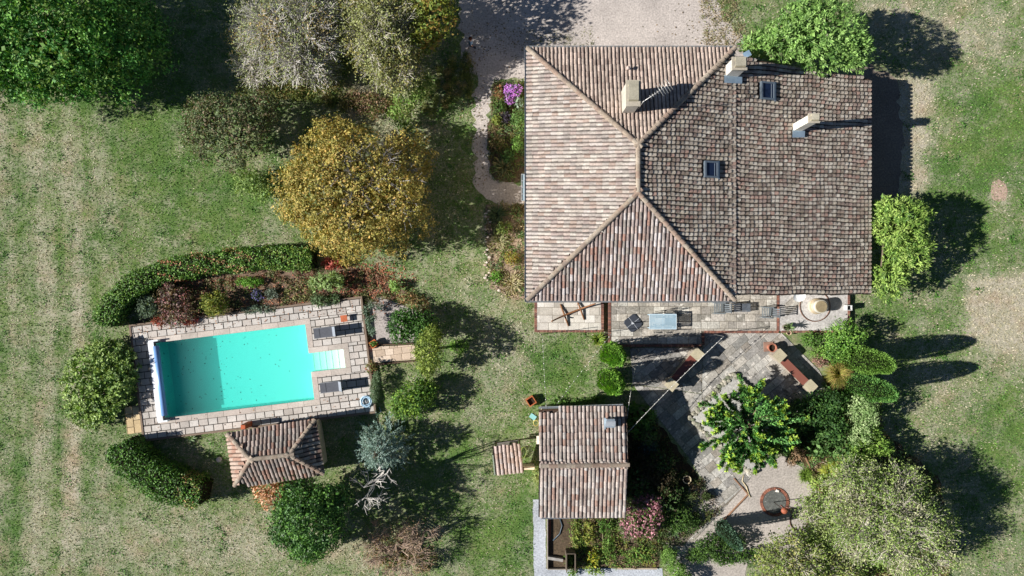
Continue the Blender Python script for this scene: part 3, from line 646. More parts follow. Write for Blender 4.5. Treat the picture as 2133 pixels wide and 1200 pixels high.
# basin
zw = .15
liner, nt, out = nodes('pool_liner')
geo = N(nt, 'ShaderNodeNewGeometry'); b = N(nt, 'ShaderNodeBsdfPrincipled'); at = N(nt, 'ShaderNodeAttribute', attribute_name='Col')
cc = mixc(nt, ramp(nt, noise(nt, geo.outputs['Position'], .8, 3), .35, .7, 0, .15), at.outputs['Color'], lin((190, 215, 205))); nt.links.new(cc, b.inputs['Base Color']); b.inputs['Roughness'].default_value = .6
nt.links.new(b.outputs[0], out.inputs[0])
pool = MB(); wc = (188, 220, 214)
def fz(u): return -1.25 + max(0, min(1, (u - 2.) / 8.)) * .55
us = [0.002, 2., 4., 6., 8., PLn - .002]; vs_, fs_ = [], []
for u in us:
    for v in (.002, PWd - .002): x, y = PL(u, v); vs_.append((x, y, fz(u)))
for i in range(len(us) - 1): fs_.append((2 * i, 2 * i + 2, 2 * i + 3, 2 * i + 1))
pool.add(vs_, fs_, wc)
def wallq(u0, v0, u1, v1, zb0, zb1, zt=.26):
    a, b_ = PL(u0, v0), PL(u1, v1); pool.add([(a[0], a[1], zb0), (b_[0], b_[1], zb1), (b_[0], b_[1], zt), (a[0], a[1], zt)], [(0, 1, 2, 3)], wc)
for i in range(len(us) - 1):
    wallq(us[i + 1], .003, us[i], .003, fz(us[i + 1]), fz(us[i])); wallq(us[i], PWd - .003, us[i + 1], PWd - .003, fz(us[i]), fz(us[i + 1]))
wallq(.003, .003, .003, PWd - .003, fz(0), fz(0)); wallq(PLn - .003, NV0, PLn - .003, .003, fz(99), fz(99)); wallq(PLn - .003, PWd - .003, PLn - .003, NV1, fz(99), fz(99))
basin = pool.build('swimming_pool', liner); props(basin, 'turquoise rectangular swimming pool with corner of white steps', 'swimming pool')
nst = 5
for i in range(nst):
    u0 = PLn - .003 + (NU - PLn) * i / nst; u1 = PLn + (NU - PLn) * (i + 1) / nst - (.003 if i == nst - 1 else .0); zt = -.46 + i * .135
    m = MB(); m.box(((u0 + u1) / 2, (NV0 + NV1) / 2, (zt - 1.) / 2), (u1 - u0, NV1 - NV0 - .01, zt + 1.), (238, 234, 216), M=PM); st_ = m.build('pool_step', liner, basin)
    m = MB(); m.box((u0 + .03, (NV0 + NV1) / 2, zt + .006), (.04, NV1 - NV0 - .02, .01), (190, 214, 206), M=PM); m.build('nosing', liner, st_)
m = MB()
for (v, s_) in ((NV0 + .002, 1), (NV1 - .002, -1)): m.box(((PLn + NU) / 2, v, -.35), (NU - PLn, .004, 1.22), wc, M=PM)
m.box((NU - .002, (NV0 + NV1) / 2, -.35), (.004, NV1 - NV0, 1.22), wc, M=PM); m.build('step_wall', liner, basin)
wat, nt, out = nodes('pool_water')
tr = N(nt, 'ShaderNodeBsdfTransparent'); tr.inputs[0].default_value = (.93, 1, .99, 1); gl = N(nt, 'ShaderNodeBsdfGlossy'); gl.inputs['Roughness'].default_value = .03
fr = N(nt, 'ShaderNodeFresnel'); fr.inputs[0].default_value = 1.33; geo = N(nt, 'ShaderNodeNewGeometry')
bp = N(nt, 'ShaderNodeBump'); bp.inputs['Strength'].default_value = .25; bp.inputs['Distance'].default_value = .02; nt.links.new(noise(nt, geo.outputs['Position'], 4., 3), bp.inputs['Height'])
nt.links.new(bp.outputs[0], gl.inputs['Normal']); nt.links.new(bp.outputs[0], fr.inputs['Normal'])
ff = math_(nt, 'MULTIPLY', fr.outputs[0], math_(nt, 'SUBTRACT', 1., geo.outputs['Backfacing']))      # no false total reflection for light going straight out
mx = N(nt, 'ShaderNodeMixShader'); nt.links.new(ff, mx.inputs[0]); nt.links.new(tr.outputs[0], mx.inputs[1]); nt.links.new(gl.outputs[0], mx.inputs[2]); nt.links.new(mx.outputs[0], out.inputs[0])
va = N(nt, 'ShaderNodeVolumeAbsorption'); va.inputs[0].default_value = (0., .95, .90, 1); va.inputs[1].default_value = .62; vsc = N(nt, 'ShaderNodeVolumeScatter'); vsc.inputs[0].default_value = (.55, 1, .95, 1); vsc.inputs[1].default_value = .28; vad = N(nt, 'ShaderNodeAddShader'); nt.links.new(va.outputs[0], vad.inputs[0]); nt.links.new(vsc.outputs[0], vad.inputs[1]); nt.links.new(vad.outputs[0], out.inputs[1])
m = MB()
ring = [PL(.006, .006), PL(PLn - .006, .006), PL(PLn - .006, NV0 + .008), PL(NU - .008, NV0 + .008), PL(NU - .008, NV1 - .008), PL(PLn - .006, NV1 - .008), PL(PLn - .006, PWd - .006), PL(.006, PWd - .006)]
k = len(ring); m.add([(x, y, zw) for x, y in ring] + [(x, y, -1.4) for x, y in ring], [tuple(range(k)), tuple(range(k, 2 * k))[::-1]] + [(i, k + i, k + (i + 1) % k, (i + 1) % k) for i in range(k)], (255, 255, 255))
wo_ = m.build('water', wat); props(wo_, kind='structure', label='clear turquoise water filling the pool')
# roller cover over the left end
rc = empty('pool_cover_roller', (*PL(.05, 2.45), .3), 'white and blue pool cover roller across the left end', 'pool cover', rz=POOL_A)
m = MB(); m.box((-.16, 0, .37), (.36, 5.1, .05), (226, 228, 232)); m.box((-.33, 0, .24), (.05, 5.1, .2), (220, 222, 230)); m.build('cover_board', M_PLASTIC, rc)
m = MB(); m.tube([(.1, -2.25, .27), (.1, 2.25, .27)], .19, (120, 160, 212), 16); m.build('rolled_cover', M_PLASTIC, rc)
for s_ in (-1, 1):
    m = MB(); m.box((0, s_ * 2.6, .2), (.6, .1, .36), (224, 228, 232)); m.build('end_support', M_PLASTIC, rc)
# stone lozenges at the corner, path to the right
m_ = MB(); side = [PL(-2.55, -.75), PL(-1.6, -.75), PL(-1.6, 1.0), PL(-2.55, 1.0)]
so = MB(); so.prism(side, -.1, .2, jc); so = props(so.build('pavement', M_CONC), 'small stone landing at the corner of the pool deck', kind='structure')
pave(so, side, a7 + math.pi / 2, .46, (.85, .85), .03, .1, .25, [(190, 168, 130), (182, 160, 126), (198, 178, 142)], M_DECK, PL(-1.6, -.75))
PATH = wp([(765, 721), (875, 716), (945, 722), (945, 752), (870, 745), (770, 757)])
pt = MB(); pt.prism(wp([(766, 722), (865, 718), (868, 748), (771, 757)]), -.05, .17, (140, 124, 108)); pt = props(pt.build('path', M_CONC), 'pale stone path leaving the pool deck to the right', kind='structure')
pave(pt, wp([(766, 722), (865, 718), (868, 748), (771, 757)]), a7, .42, (.5, .7), .02, .1, .2, [(196, 176, 156), (188, 168, 148), (204, 186, 168)], M_DECK, PL(U1, 1.), half=False)
m = MB(); 
for (a, b_) in (((768, 719), (862, 715)), ((772, 760), (866, 751))):
    p, q = W(*a), W(*b_); d = q - p; m.box(((p.x + q.x) / 2, (p.y + q.y) / 2, .14), (d.length, .07, .3), (84, 66, 52), rz=math.atan2(d.y, d.x))
m.build('wood_edging', M_WOOD, pt)
# ------------------------------------------------------------------ house terraces
TZ = .3
tl = MB(); tl.prism(wp([(1116, 600), (1254, 600), (1254, 690), (1116, 690)], TZ), -.1, TZ - .03, (120, 110, 96)); tl = props(tl.build('left_terrace', M_CONC), 'pale stone terrace under the wooden hammock frame', kind='structure')
palT = [(194, 188, 177), (179, 172, 161), (203, 197, 188), (169, 162, 151), (189, 182, 172)]
pave(tl, wp([(1118, 600), (1252, 600), (1252, 688), (1118, 688)], TZ), 0, .5, (.6, .95), .018, .2, TZ, palT, M_STONE, (0, -2.75), half=False)
bricks('brick_edging', [((W(1116, 626, TZ)), (W(1116, 692, TZ))), (W(1118, 690, TZ), W(1252, 690, TZ))], TZ + .01, .16, tl)
bricks('brick_edging', [(W(1255, 604, TZ), W(1255, 692, TZ))], TZ + .01, .16, tl)
tm = MB(); tm.prism(wp([(1268, 600), (1463, 600), (1463, 722), (1268, 722)], TZ), -.1, TZ - .03, (110, 102, 90)); tm.prism(wp([(1463.1, 600), (1622, 600), (1622, 693), (1463.1, 693)], TZ), -.1, TZ - .03, (110, 102, 90))
tm = props(tm.build('main_terrace', M_CONC), 'lichen stained stone terrace along the house front', kind='structure')
palM = [(166, 160, 151), (152, 146, 137), (178, 174, 164), (142, 137, 127), (159, 152, 141), (169, 162, 150)]
pave(tm, wp([(1274, 600), (1461, 600), (1461, 717), (1274, 717)], TZ), 0, .48, (.5, .95), .02, .2, TZ, palM, M_SLATE, (0, -3.6), half=False)
pave(tm, wp([(1461.6, 600), (1618, 600), (1618, 689), (1461.6, 689)], TZ), 0, .48, (.5, .95), .02, .2, TZ, palM, M_SLATE, (0, -3.6), half=False)
bricks('brick_edging', [(W(1270, 604, TZ), W(1270, 722, TZ)), (W(1272, 720, TZ), W(1461, 720, TZ)), (W(1465, 719, TZ), W(1465, 693, TZ)), (W(1467, 691.5, TZ), W(1622, 691.5, TZ)), (W(1621, 690, TZ), W(1621, 612, TZ))], TZ + .012, .16, tm)
tg = MB(); tg.prism(wp([(1624, 600), (1766, 600), (1766, 690), (1624, 690)], TZ), -.1, TZ - .01, (176, 172, 168)); tg = props(tg.build('gravel_terrace', M_GRAVEL), 'pale gravel terrace around the stone well', kind='structure')
bricks('brick_edging', [(W(1768, 615, TZ), W(1768, 692, TZ)), (W(1628, 691, TZ), W(1764, 691, TZ))], TZ + .02, .14, tg)
for i, (a, b_) in enumerate((((1632, 636), (1665, 612)), ((1634, 650), (1668, 625)))): 
    pave(tg, wp([(a[0], a[1]), (b_[0], b_[1] - 8), (b_[0] + 4, b_[1] + 6), (a[0] + 6, a[1] + 8)], TZ), R(40), .42, (.8, .9), .02, .25, TZ + .004, palM, M_SLATE, half=False)
# lower patio, slabs laid on the diagonal
lp_outer = [[(1312, 724), (1462, 724), (1462, 696), (1628, 696), (1705, 770), (1728, 812), (1600, 930), (1440, 930), (1318, 800)], [(1440, 930), (1600, 930), (1560, 1000), (1440, 1122), (1396, 1126), (1492, 1038)], [(1396, 1126), (1440, 1122), (1422, 1166), (1386, 1180)]]
pats = [[(1312, 724), (1462, 724), (1462, 820), (1318, 800)], [(1463, 694), (1628, 694), (1705, 770), (1728, 812), (1600, 930), (1463, 930)], [(1318, 801), (1462, 821), (1462, 930), (1440, 960)], [(1440, 962), (1462, 931), (1600, 931), (1560, 1000), (1500, 1060)], [(1500, 1061), (1560, 1003), (1432, 1140), (1392, 1134)], [(1392, 1135), (1432, 1141), (1420, 1168), (1386, 1180)]]
lpo = MB()
for i, q in enumerate(pats): lpo.prism(wp(q), -.05, .016 + i * .0005, (112, 104, 92))
lpo = props(lpo.build('lower_patio', M_CONC), 'sunken patio of grey slabs laid diagonally', kind='structure')
palL = [(153, 149, 142), (137, 134, 129), (165, 162, 155), (127, 125, 120), (157, 152, 143), (144, 137, 127)]
for q in pats: pave(lpo, wp(q), R(40), .50, (.55, 1.15), .018, .0, .04, palL, M_SLATE, half=False)
def low_wall(name, a, b_, w, h, label, pier_h, pal=(126, 78, 66), ext=.28):
    a, b_ = W(*a), W(*b_); d = (b_ - a).to_2d(); an = math.atan2(d.y, d.x); L = d.length
    root = empty(name, (*((a + b_) / 2).to_2d(), 0), label, 'garden wall', rz=an)
    m = MB(); m.box((0, 0, h / 2), (L, w, h), (156, 146, 132)); m.build('wall', M_WALL, root)
    m = MB(); m.box((0, 0, h + .03), (L - .02, w + .1, .06), pal); m.build('coping', M_PAINT, root)
    for s_ in (-1, 1):
        m = MB(); m.box((s_ * (L / 2 + ext), 0, pier_h / 2), (ext * 2, ext * 2.1, pier_h), (156, 146, 132)); pr = m.build('pier', M_WALL, root)
        m = MB(); m.box((s_ * (L / 2 + ext), 0, pier_h + .03), (ext * 2.3, ext * 2.4, .06), (176, 166, 140)); m.build('pier_cap', M_STONE, pr)
    return root
low_wall('garden_wall', (1618, 744), (1668, 794), .4, .72, 'low wall with terracotta coping right of the patio', 1.0)
low_wall('garden_wall', (1438, 742), (1397, 790), .4, .72, 'low shaded wall with terracotta coping left of the patio', 1.0, pal=(110, 62, 52))
# raised diamond bed
dm = empty('raised_bed', W(1540, 885), 'diamond shaped raised bed with rough stone rim and gravel', 'raised bed')
dc = [W(1527, 778, .3), W(1655, 892, .3), W(1566, 990, .3), W(1436, 872, .3)]
m = MB(); m.prism([((p - dm.location).x * .95, (p - dm.location).y * .95) for p in dc], 0, .27, (168, 166, 160)); m.build('bed_fill', M_GRAVEL, dm)
m = MB()
for i in range(4):
    a, b_ = dc[i] - dm.location, dc[(i + 1) % 4] - dm.location; n = int((b_ - a).length / .22)
    for j in range(n):
        for k in range(2):
            p = a.lerp(b_, (j + rnd.random()) / n) * (1 - .05 * k); s_ = rnd.uniform(.1, .19)
            m.prism([(p.x + s_ * math.cos(t + rnd.uniform(-.3, .3)), p.y + s_ * math.sin(t + rnd.uniform(-.3, .3)) * .8) for t in (0, 1, 2, 3, 4, 5.2)], 0, .26 + rnd.uniform(0, .1), rnd.choice([(150, 146, 130), (128, 126, 112), (166, 160, 146), (112, 116, 96)]), bevel=.05)
m.build('stone_rim', M_STONE, dm)['kind'] = 'stuff'
# ------------------------------------------------------------------ vegetation tools
def unit(v): return v / (np.linalg.norm(v, axis=-1, keepdims=True) + 1e-9)
def leaf_mesh(name, P, A, S, C, mat, fold=.0):
    """rhombic leaves: base P, axis A (length), half side S, colour C per leaf"""
    n = len(P); nr = unit(np.cross(A, S))
    V = np.stack([P, P + A * .45 + S, P + A, P + A * .45 - S], 1)
    V[:, 1] += nr * fold; V[:, 3] += nr * fold
    F = np.arange(4 * n).reshape(n, 4)
    return mesh_np(name, V.reshape(-1, 3), F, np.repeat(C, 4, 0), mat)
def pick(pal, n, jit=.12, g=None):
    P = np.array([lin(c) for c in pal]); i = g if g is not None else rng.integers(0, len(P), n)
    return P[i % len(P)] * (1 + rng.normal(0, jit, (n, 1)))
def lump(d, ph, amp):
    return 1 + amp * (np.sin(d[:, 0] * 5 + ph) * np.sin(d[:, 1] * 5 + ph * 2) + .6 * np.sin(d[:, 0] * 11 + ph * 3 + d[:, 2] * 6) * np.sin(d[:, 1] * 9 - ph))
def crown(lobes, pal, leaf=.16, w=.09, cov=2.2, clump=.38, lum=.12, mode='leaf', core=.22, mat=None, fill=.0, tidy=0., below=-.35, mix=.25, gap=0.):
    """lobes: (centre vec, rx, ry, rz) world metres"""
    Ps, As, Ss, Cs = [], [], [], []
    for li, (c, rx_, ry_, rz_) in enumerate(lobes):
        c = np.array(c); rr = np.array([rx_, ry_, rz_]); ar = 2 * math.pi * ((rx_ * ry_ + rx_ * rz_ + ry_ * rz_) / 3.)
        n = int(cov * ar / (leaf * w)); nc = max(8, int(ar / (clump ** 2) * .9)); per = max(4, n // nc); csz = rng.uniform(.5, 1.45, nc)
        z = rng.uniform(below, 1, nc); t = rng.uniform(0, 2 * math.pi, nc); h_ = np.sqrt(np.clip(1 - z * z, 0, 1)); d = np.stack([h_ * np.cos(t), h_ * np.sin(t), z], 1)
        if gap: d = d[(np.sin(d[:, 0] * 7 + li * 3) * np.sin(d[:, 1] * 6 + 1 + li) + rng.normal(0, .25, len(d))) > -1 + gap]; nc = len(d)
        rad = lump(d, li * 1.7 + rx_, lum) * (1 - np.abs(rng.normal(0, .09 * (1 - tidy) + .01, nc))) * (1 - clump * .45 / rr.mean())
        cc_ = c + d * rr * rad[:, None]
        dn = unit(d / rr)
        g = rng.integers(0, len(pal), nc)
        idx = np.repeat(np.arange(nc), per); m_ = len(idx)
        off_ = rng.normal(0, 1, (m_, 3)); off_ = unit(off_) * (rng.uniform(0, 1, (m_, 1)) ** .45) * clump * csz[idx][:, None] * np.array([1, 1, .75])
        if mode == 'rosette':
            ax = unit(rng.normal(0, 1, (m_, 3)) * np.array([1, 1, .55]) + dn[idx] * .55); L = leaf * rng.uniform(.75, 1.25, (m_, 1))
            P = cc_[idx] + unit(off_) * clump * .18 + off_ * .25; A = ax * L; s = unit(np.cross(ax, rng.normal(0, .4, (m_, 3)) + dn[idx] + [0, 0, .3]))
        else:
            P = cc_[idx] + off_; nrm = unit(dn[idx] * .55 + unit(off_) * .5 + rng.normal(0, .55, (m_, 3)) + [0, 0, .15])
            ax = unit(np.cross(nrm, rng.normal(0, 1, (m_, 3)))); L = leaf * rng.uniform(.6, 1.35, (m_, 1)); A = ax * L; s = unit(np.cross(nrm, ax))
        gi = g[idx].copy(); sw = rng.random(m_) < mix; gi[sw] = rng.integers(0, len(pal), sw.sum())
        Ps.append(P); As.append(A); Ss.append(s * w * .5 * rng.uniform(.7, 1.2, (m_, 1))); Cs.append(pick(pal, m_, .13, gi))
        if core:
            k = int(m_ * core); dd = unit(rng.normal(0, 1, (k, 3))); P = c + dd * rr * (rng.uniform(.35, .82, (k, 1))) ; nrm = unit(rng.normal(0, 1, (k, 3)) + [0, 0, .8])
            ax = unit(np.cross(nrm, rng.normal(0, 1, (k, 3)))); Ps.append(P); As.append(ax * leaf * 1.8); Ss.append(unit(np.cross(nrm, ax)) * w * 1.1); Cs.append(pick(pal, k, .1))
    P, A, S, C = map(np.vstack, (Ps, As, Ss, Cs))
    P[:, 2] = np.maximum(P[:, 2], .02)
    return P, A, S, np.clip(C, 0, 1)
def segs(name, P0, P1, r0, r1, C, mat):
    """three-sided tapered twigs"""
    n = len(P0); d = unit(P1 - P0); u = unit(np.cross(d, np.array([.13, .21, .97]))); w = np.cross(d, u); V = []
    for P, r in ((P0, r0), (P1, r1)):
        for k in range(3):
            t = 2 * math.pi * k / 3; V.append(P + (u * math.cos(t) + w * math.sin(t)) * np.reshape(r, (-1, 1)))
    V = np.stack(V, 1); b_ = (np.arange(n) * 6)[:, None, None]
    F = np.array([[0, 1, 4, 3], [1, 2, 5, 4], [2, 0, 3, 5]])[None] + b_
    return mesh_np(name, V.reshape(-1, 3), F.reshape(-1, 4), np.repeat(C, 6, 0), mat)
def skeleton(base, lobes, ntip, r0=.14, twigs=5, tw_len=.55, col=(150, 145, 135), shell=(.82, 1.02), below=-.1, limb=7, droop=0.):
    base = np.array(base, float); S0, S1, Ra, Rb = [], [], [], []; tips = []
    def seg(a, b_, ra, rb): S0.append(a); S1.append(b_); Ra.append(ra); Rb.append(rb)
    top = np.array(lobes[0][0], float); mid = base + (top - base) * .55
    seg(base, mid, r0, r0 * .8)
    tot = sum(l[1] * l[2] for l in lobes)
    for (c, rx_, ry_, rz_) in lobes:
        c = np.array(c, float); rr = np.array([rx_, ry_, rz_]); nt_ = int(ntip * rx_ * ry_ / tot) + 2
        z = rng.uniform(below, 1, limb); t = rng.uniform(0, 6.28, limb) ; h_ = np.sqrt(1 - z * z); ln = c + np.stack([h_ * np.cos(t), h_ * np.sin(t), z], 1) * rr * .45
        for q in ln: k = (mid + q) / 2 + rng.normal(0, .12, 3); seg(mid, k, r0 * .6, r0 * .42); seg(k, q, r0 * .42, r0 * .28)
        z = rng.uniform(below, 1, nt_); t = rng.uniform(0, 6.28, nt_); h_ = np.sqrt(np.clip(1 - z * z, 0, 1)); d = np.stack([h_ * np.cos(t), h_ * np.sin(t), z], 1)
        tp = c + d * rr * rng.uniform(*shell, (nt_, 1))
        for i in range(nt_):
            j = np.argmin(((ln - tp[i]) ** 2).sum(1) * rng.uniform(.6, 1.4, len(ln))); m1 = ln[j] * .55 + tp[i] * .45 + rng.normal(0, .12, 3)
            seg(ln[j], m1, r0 * .2, r0 * .12); seg(m1, tp[i], r0 * .12, r0 * .06)
            dr = unit(tp[i] - m1)
            for q in range(twigs):
                f_ = rng.uniform(.2, 1); s = m1 + (tp[i] - m1) * f_; e = s + unit(dr + rng.normal(0, .55, 3) + [0, 0, -droop]) * tw_len * rng.uniform(.5, 1.2); seg(s, e, .016, .008); tips.append(e)
    return np.array(S0), np.array(S1), np.array(Ra), np.array(Rb), np.array(tips)
def lobes_px(L):
    """(px, py, half width px, centre height, half height[, half depth px])"""
    out_ = []
    for q in L:
        px, py, rp, zc, rz_ = q[:5]; ry_ = q[5] if len(q) > 5 else rp; k = (H - zc) / H / 32.
        out_.append((W(px, py, zc), rp * k, ry_ * k, rz_))
    return out_
def trunk_obj(root, base, lobes, r, col, limbs=5):
    m = MB(); c = Vector(lobes[0][0]); b_ = Vector(base)
    mid = b_.lerp(c, .45) + Vector((rnd.uniform(-.1, .1), rnd.uniform(-.1, .1), 0))
    m.tube([(0, 0, -.05), mid - b_, (c - b_) * .8], [r * 1.25, r, r * .6], col, 8)
    for i in range(limbs):
        l_ = lobes[i % len(lobes)]; t = 6.28 * i / limbs + rnd.random(); q = Vector(l_[0]) + Vector((math.cos(t) * l_[1] * .6, math.sin(t) * l_[2] * .6, l_[3] * .2)) - b_
        s = mid - b_; m.tube([s, s.lerp(q, .5) + Vector((0, 0, .15)), q], [r * .6, r * .4, r * .15], col, 6)
    return m.build('trunk', M_BARK, root)
def plant(name, label, cat, L, pal, group=None, mat=None, trunk=.0, bark=(110, 98, 84), base=None, part='crown', flowers=None, **kw):
    lobes = lobes_px(L); c = lobes[0][0]; bx_ = Vector((c.x, c.y, 0)) if base is None else W(*base)
    root = empty(name, bx_, label, cat, group)
    P, A, S, C = crown(lobes, pal, **kw); P = P - np.array(bx_)
    if part == 'foliage' or part == 'crown': link(part, leaf_mesh(part, P, A, S, C, mat or M_LEAF, .01), root)
    if trunk: trunk_obj(root, bx_, lobes, trunk, bark)
    else:
        m = MB()
        for l_ in lobes[:4]: 
            q = Vector(l_[0]) - bx_; m.tube([(q.x * .5, q.y * .5, 0), (q.x, q.y, max(.05, q.z + l_[3] * .2))], [.03, .015], bark, 5)
        m.build('stem', M_BARK, root)
    if flowers:
        fp, fn, fs = flowers; P, A, S, C = crown([(l_[0], l_[1], l_[2], l_[3]) for l_ in lobes], fp, leaf=fs, w=fs, cov=fn, clump=.10, core=0, below=.2, mix=.3)
        k_ = np.repeat(rng.random(len(P) // 4 + 1) < flowers[1] * 2, 4)[:len(P)]; link('flower', leaf_mesh('flower', P[k_] - np.array(bx_), A[k_], S[k_], C[k_], M_LEAF), root)['kind'] = 'stuff'
    return root
def bare(name, label, cat, L, ntip, col, r0=.14, leaves=None, base=None, root=None, **kw):
    lobes = lobes_px(L); c = lobes[0][0]; bx_ = Vector((c.x, c.y, 0)) if base is None else W(*base)
    if root is None: root = empty(name, bx_, label, cat)
    else: bx_ = root.location.copy()
    a, b_, ra, rb, tips = skeleton(bx_, lobes, ntip, r0, col=col, **kw)
    C = lin(col)[None] * rng.uniform(.75, 1.25, (len(a), 1)); o = np.array(bx_)
    big = ra > .045
    link('trunk', segs('trunk', a[big] - o, b_[big] - o, ra[big], rb[big], C[big], M_BARK), root)
    link('twigs', segs('twigs', a[~big] - o, b_[~big] - o, ra[~big], rb[~big], C[~big], M_BARK), root)
    if leaves:
        pal, per, leaf, w = leaves; P = np.repeat(tips, per, 0) + rng.normal(0, .16, (len(tips) * per, 3)); n = len(P); nrm = unit(rng.normal(0, .6, (n, 3)) + [0, 0, .8]); ax = unit(np.cross(nrm, rng.normal(0, 1, (n, 3))))
        g = np.repeat((np.sin(tips[:, 0] * 2.1) + np.sin(tips[:, 1] * 1.7 + 1) + rng.normal(0, .7, len(tips)) + 5).astype(int), per)
        P[:, 2] = np.maximum(P[:, 2], .05)
        link('crown', leaf_mesh('crown', P - o, ax * leaf * rng.uniform(.6, 1.3, (n, 1)), unit(np.cross(nrm, ax)) * w * .5, pick(pal, n, .15, g), M_LEAF), root)
    return root
def blades(name, label, cat, px, py, z0, n, L, w, pal, up=.9, arc=.5, spread=.15, mat=None, group=None, base=0., jitL=.4):
    """tufts of arching blades (ornamental grasses, yuccas, irises)"""
    c = W(px, py, z0); root = empty(name, (c.x, c.y, base), label, cat, group)
    t = rng.uniform(0, 6.28, n); out_ = np.stack([np.cos(t), np.sin(t), np.zeros(n)], 1); k = rng.uniform(.15, 1, (n, 1)) ; LL = L * rng.uniform(1 - jitL, 1, (n, 1))
    P0 = out_ * rng.uniform(0, spread, (n, 1)); P1 = P0 + (out_ * k * .55 + [0, 0, up]) * LL * .55; P2 = P1 + (out_ * (k + .15) * 1. + np.concatenate([np.zeros((n, 2)), up * (1 - arc * 2 * k)], 1)) * LL * .5
    s = np.stack([-np.sin(t), np.cos(t), np.zeros(n)], 1) * w / 2
    V = np.stack([P0 - s, P0 + s, P1 - s, P1 + s, P2], 1); b_ = (np.arange(n) * 5)[:, None, None]
    F = np.array([[0, 1, 3, 2], [2, 3, 4, 4]])[None] + b_
    Vr = V.reshape(-1, 3); Vr[:, 2] = np.maximum(Vr[:, 2], .01)
    q = mesh_np('blades', Vr, np.concatenate([(np.array([[0, 1, 3], [0, 3, 2], [2, 3, 4]])[None] + b_).reshape(-1, 3)]), np.repeat(pick(pal, n, .15), 5, 0), mat or M_LEAF)
    link('blades', q, root); return root
def hedge(label, pts, w, h, pal, accents, leaf=.14, seed=0):
    P2 = [W(a, b_, h) for a, b_ in pts]; L = [0]
    for i in range(len(P2) - 1): L.append(L[-1] + (P2[i + 1] - P2[i]).length)
    tot = L[-1]; root = empty('clipped_hedge', (P2[0].x, P2[0].y, 0), label, 'hedge')
    n = int(2.6 * tot * (w + 2 * h * .9) / (leaf * .08)); s = rng.uniform(-.15, tot + .15, n)
    X = np.interp(s, L, [p.x for p in P2]); Y = np.interp(s, L, [p.y for p in P2]); X2 = np.interp(s + .1, L + [tot + 1], [p.x for p in P2] + [2 * P2[-1].x - P2[-2].x]); Y2 = np.interp(s + .1, L + [tot + 1], [p.y for p in P2] + [2 * P2[-1].y - P2[-2].y])
    tg = unit(np.stack([X2 - X, Y2 - Y], 1)); nn = np.stack([-tg[:, 1], tg[:, 0]], 1)
    q = rng.uniform(0, 1, n); topf = w / (w + 1.6 * h); ww = w * (1 + .07 * np.sin(s * 2.1) + .05 * np.sin(s * 5.3 + 1)); hh = h * (1 + .04 * np.sin(s * 1.7 + 2))
    side = np.where(rng.random(n) < .5, -1, 1); istop = q < topf
    c_ = np.where(istop, rng.uniform(-.5, .5, n), side * .5); zz = np.where(istop, 1. - 1.1 * np.abs(c_) ** 4 * 2, rng.uniform(.02, .93, n)); c_ = c_ * np.where(istop, 1, 1 - .10 * zz)
    endf = np.clip(np.minimum(s + .15, tot + .15 - s) / .5, 0, 1) ** .5
    P = np.stack([X + nn[:, 0] * c_ * ww * endf, Y + nn[:, 1] * c_ * ww * endf, zz * hh], 1) + rng.normal(0, .06, (n, 3)) + np.where(rng.random((n, 1)) < .03, rng.normal(0, .12, (n, 3)), 0)
    nv = np.where(istop[:, None], np.array([0, 0, 1.]), np.concatenate([nn * side[:, None], np.full((n, 1), .25)], 1)); nrm = unit(nv * .8 + rng.normal(0, .5, (n, 3))); ax = unit(np.cross(nrm, rng.normal(0, 1, (n, 3))))
    C = pick(pal, n, .15)
    for (s0, ds, c0, ap, pr) in accents:
        k = (np.abs(s / tot - s0) < ds) & (np.sin(s * 3 + c_ * 9) > c0) & (rng.random(n) < pr); C[k] = pick(ap, k.sum(), .1)
    P[:, 2] = np.maximum(P[:, 2], .02); o = np.array([P2[0].x, P2[0].y, 0])
    link('foliage', leaf_mesh('foliage', P - o, ax * leaf * rng.uniform(.6, 1.3, (n, 1)), unit(np.cross(nrm, ax)) * .04, np.clip(C, 0, 1), M_GLOSS, .01), root)
    m = MB()
    for i in range(len(P2) - 1):
        d = P2[i + 1] - P2[i]; c0 = (P2[i] + P2[i + 1]) / 2 - Vector(o); m.box((c0.x, c0.y, h * .42), (d.length + .1, w * .66, h * .8 + .003 * i), (34, 32, 20), rz=math.atan2(d.y, d.x))
    m.build('shade_core', M_BARK, root)  # solid inner box, near black to paint the shade behind the leaves
    return root
# palettes (real leaf colours)
G_DARK = [(44, 72, 32), (54, 84, 38), (36, 60, 28), (66, 96, 42)]
G_MID = [(66, 96, 40), (56, 84, 36), (78, 106, 46), (48, 76, 34), (92, 118, 52)]
G_LIT = [(96, 124, 56), (112, 138, 66), (82, 112, 50), (126, 146, 76), (70, 98, 46)]
G_YEL = [(120, 128, 52), (104, 120, 50), (138, 134, 56), (88, 108, 46)]
OAK = [(150, 136, 72), (133, 127, 65), (164, 144, 79), (116, 114, 57), (156, 129, 73), (108, 105, 52), (142, 132, 71), (125, 119, 63)]
GREYG = [(116, 122, 84), (134, 132, 104), (98, 110, 66), (148, 140, 112)]
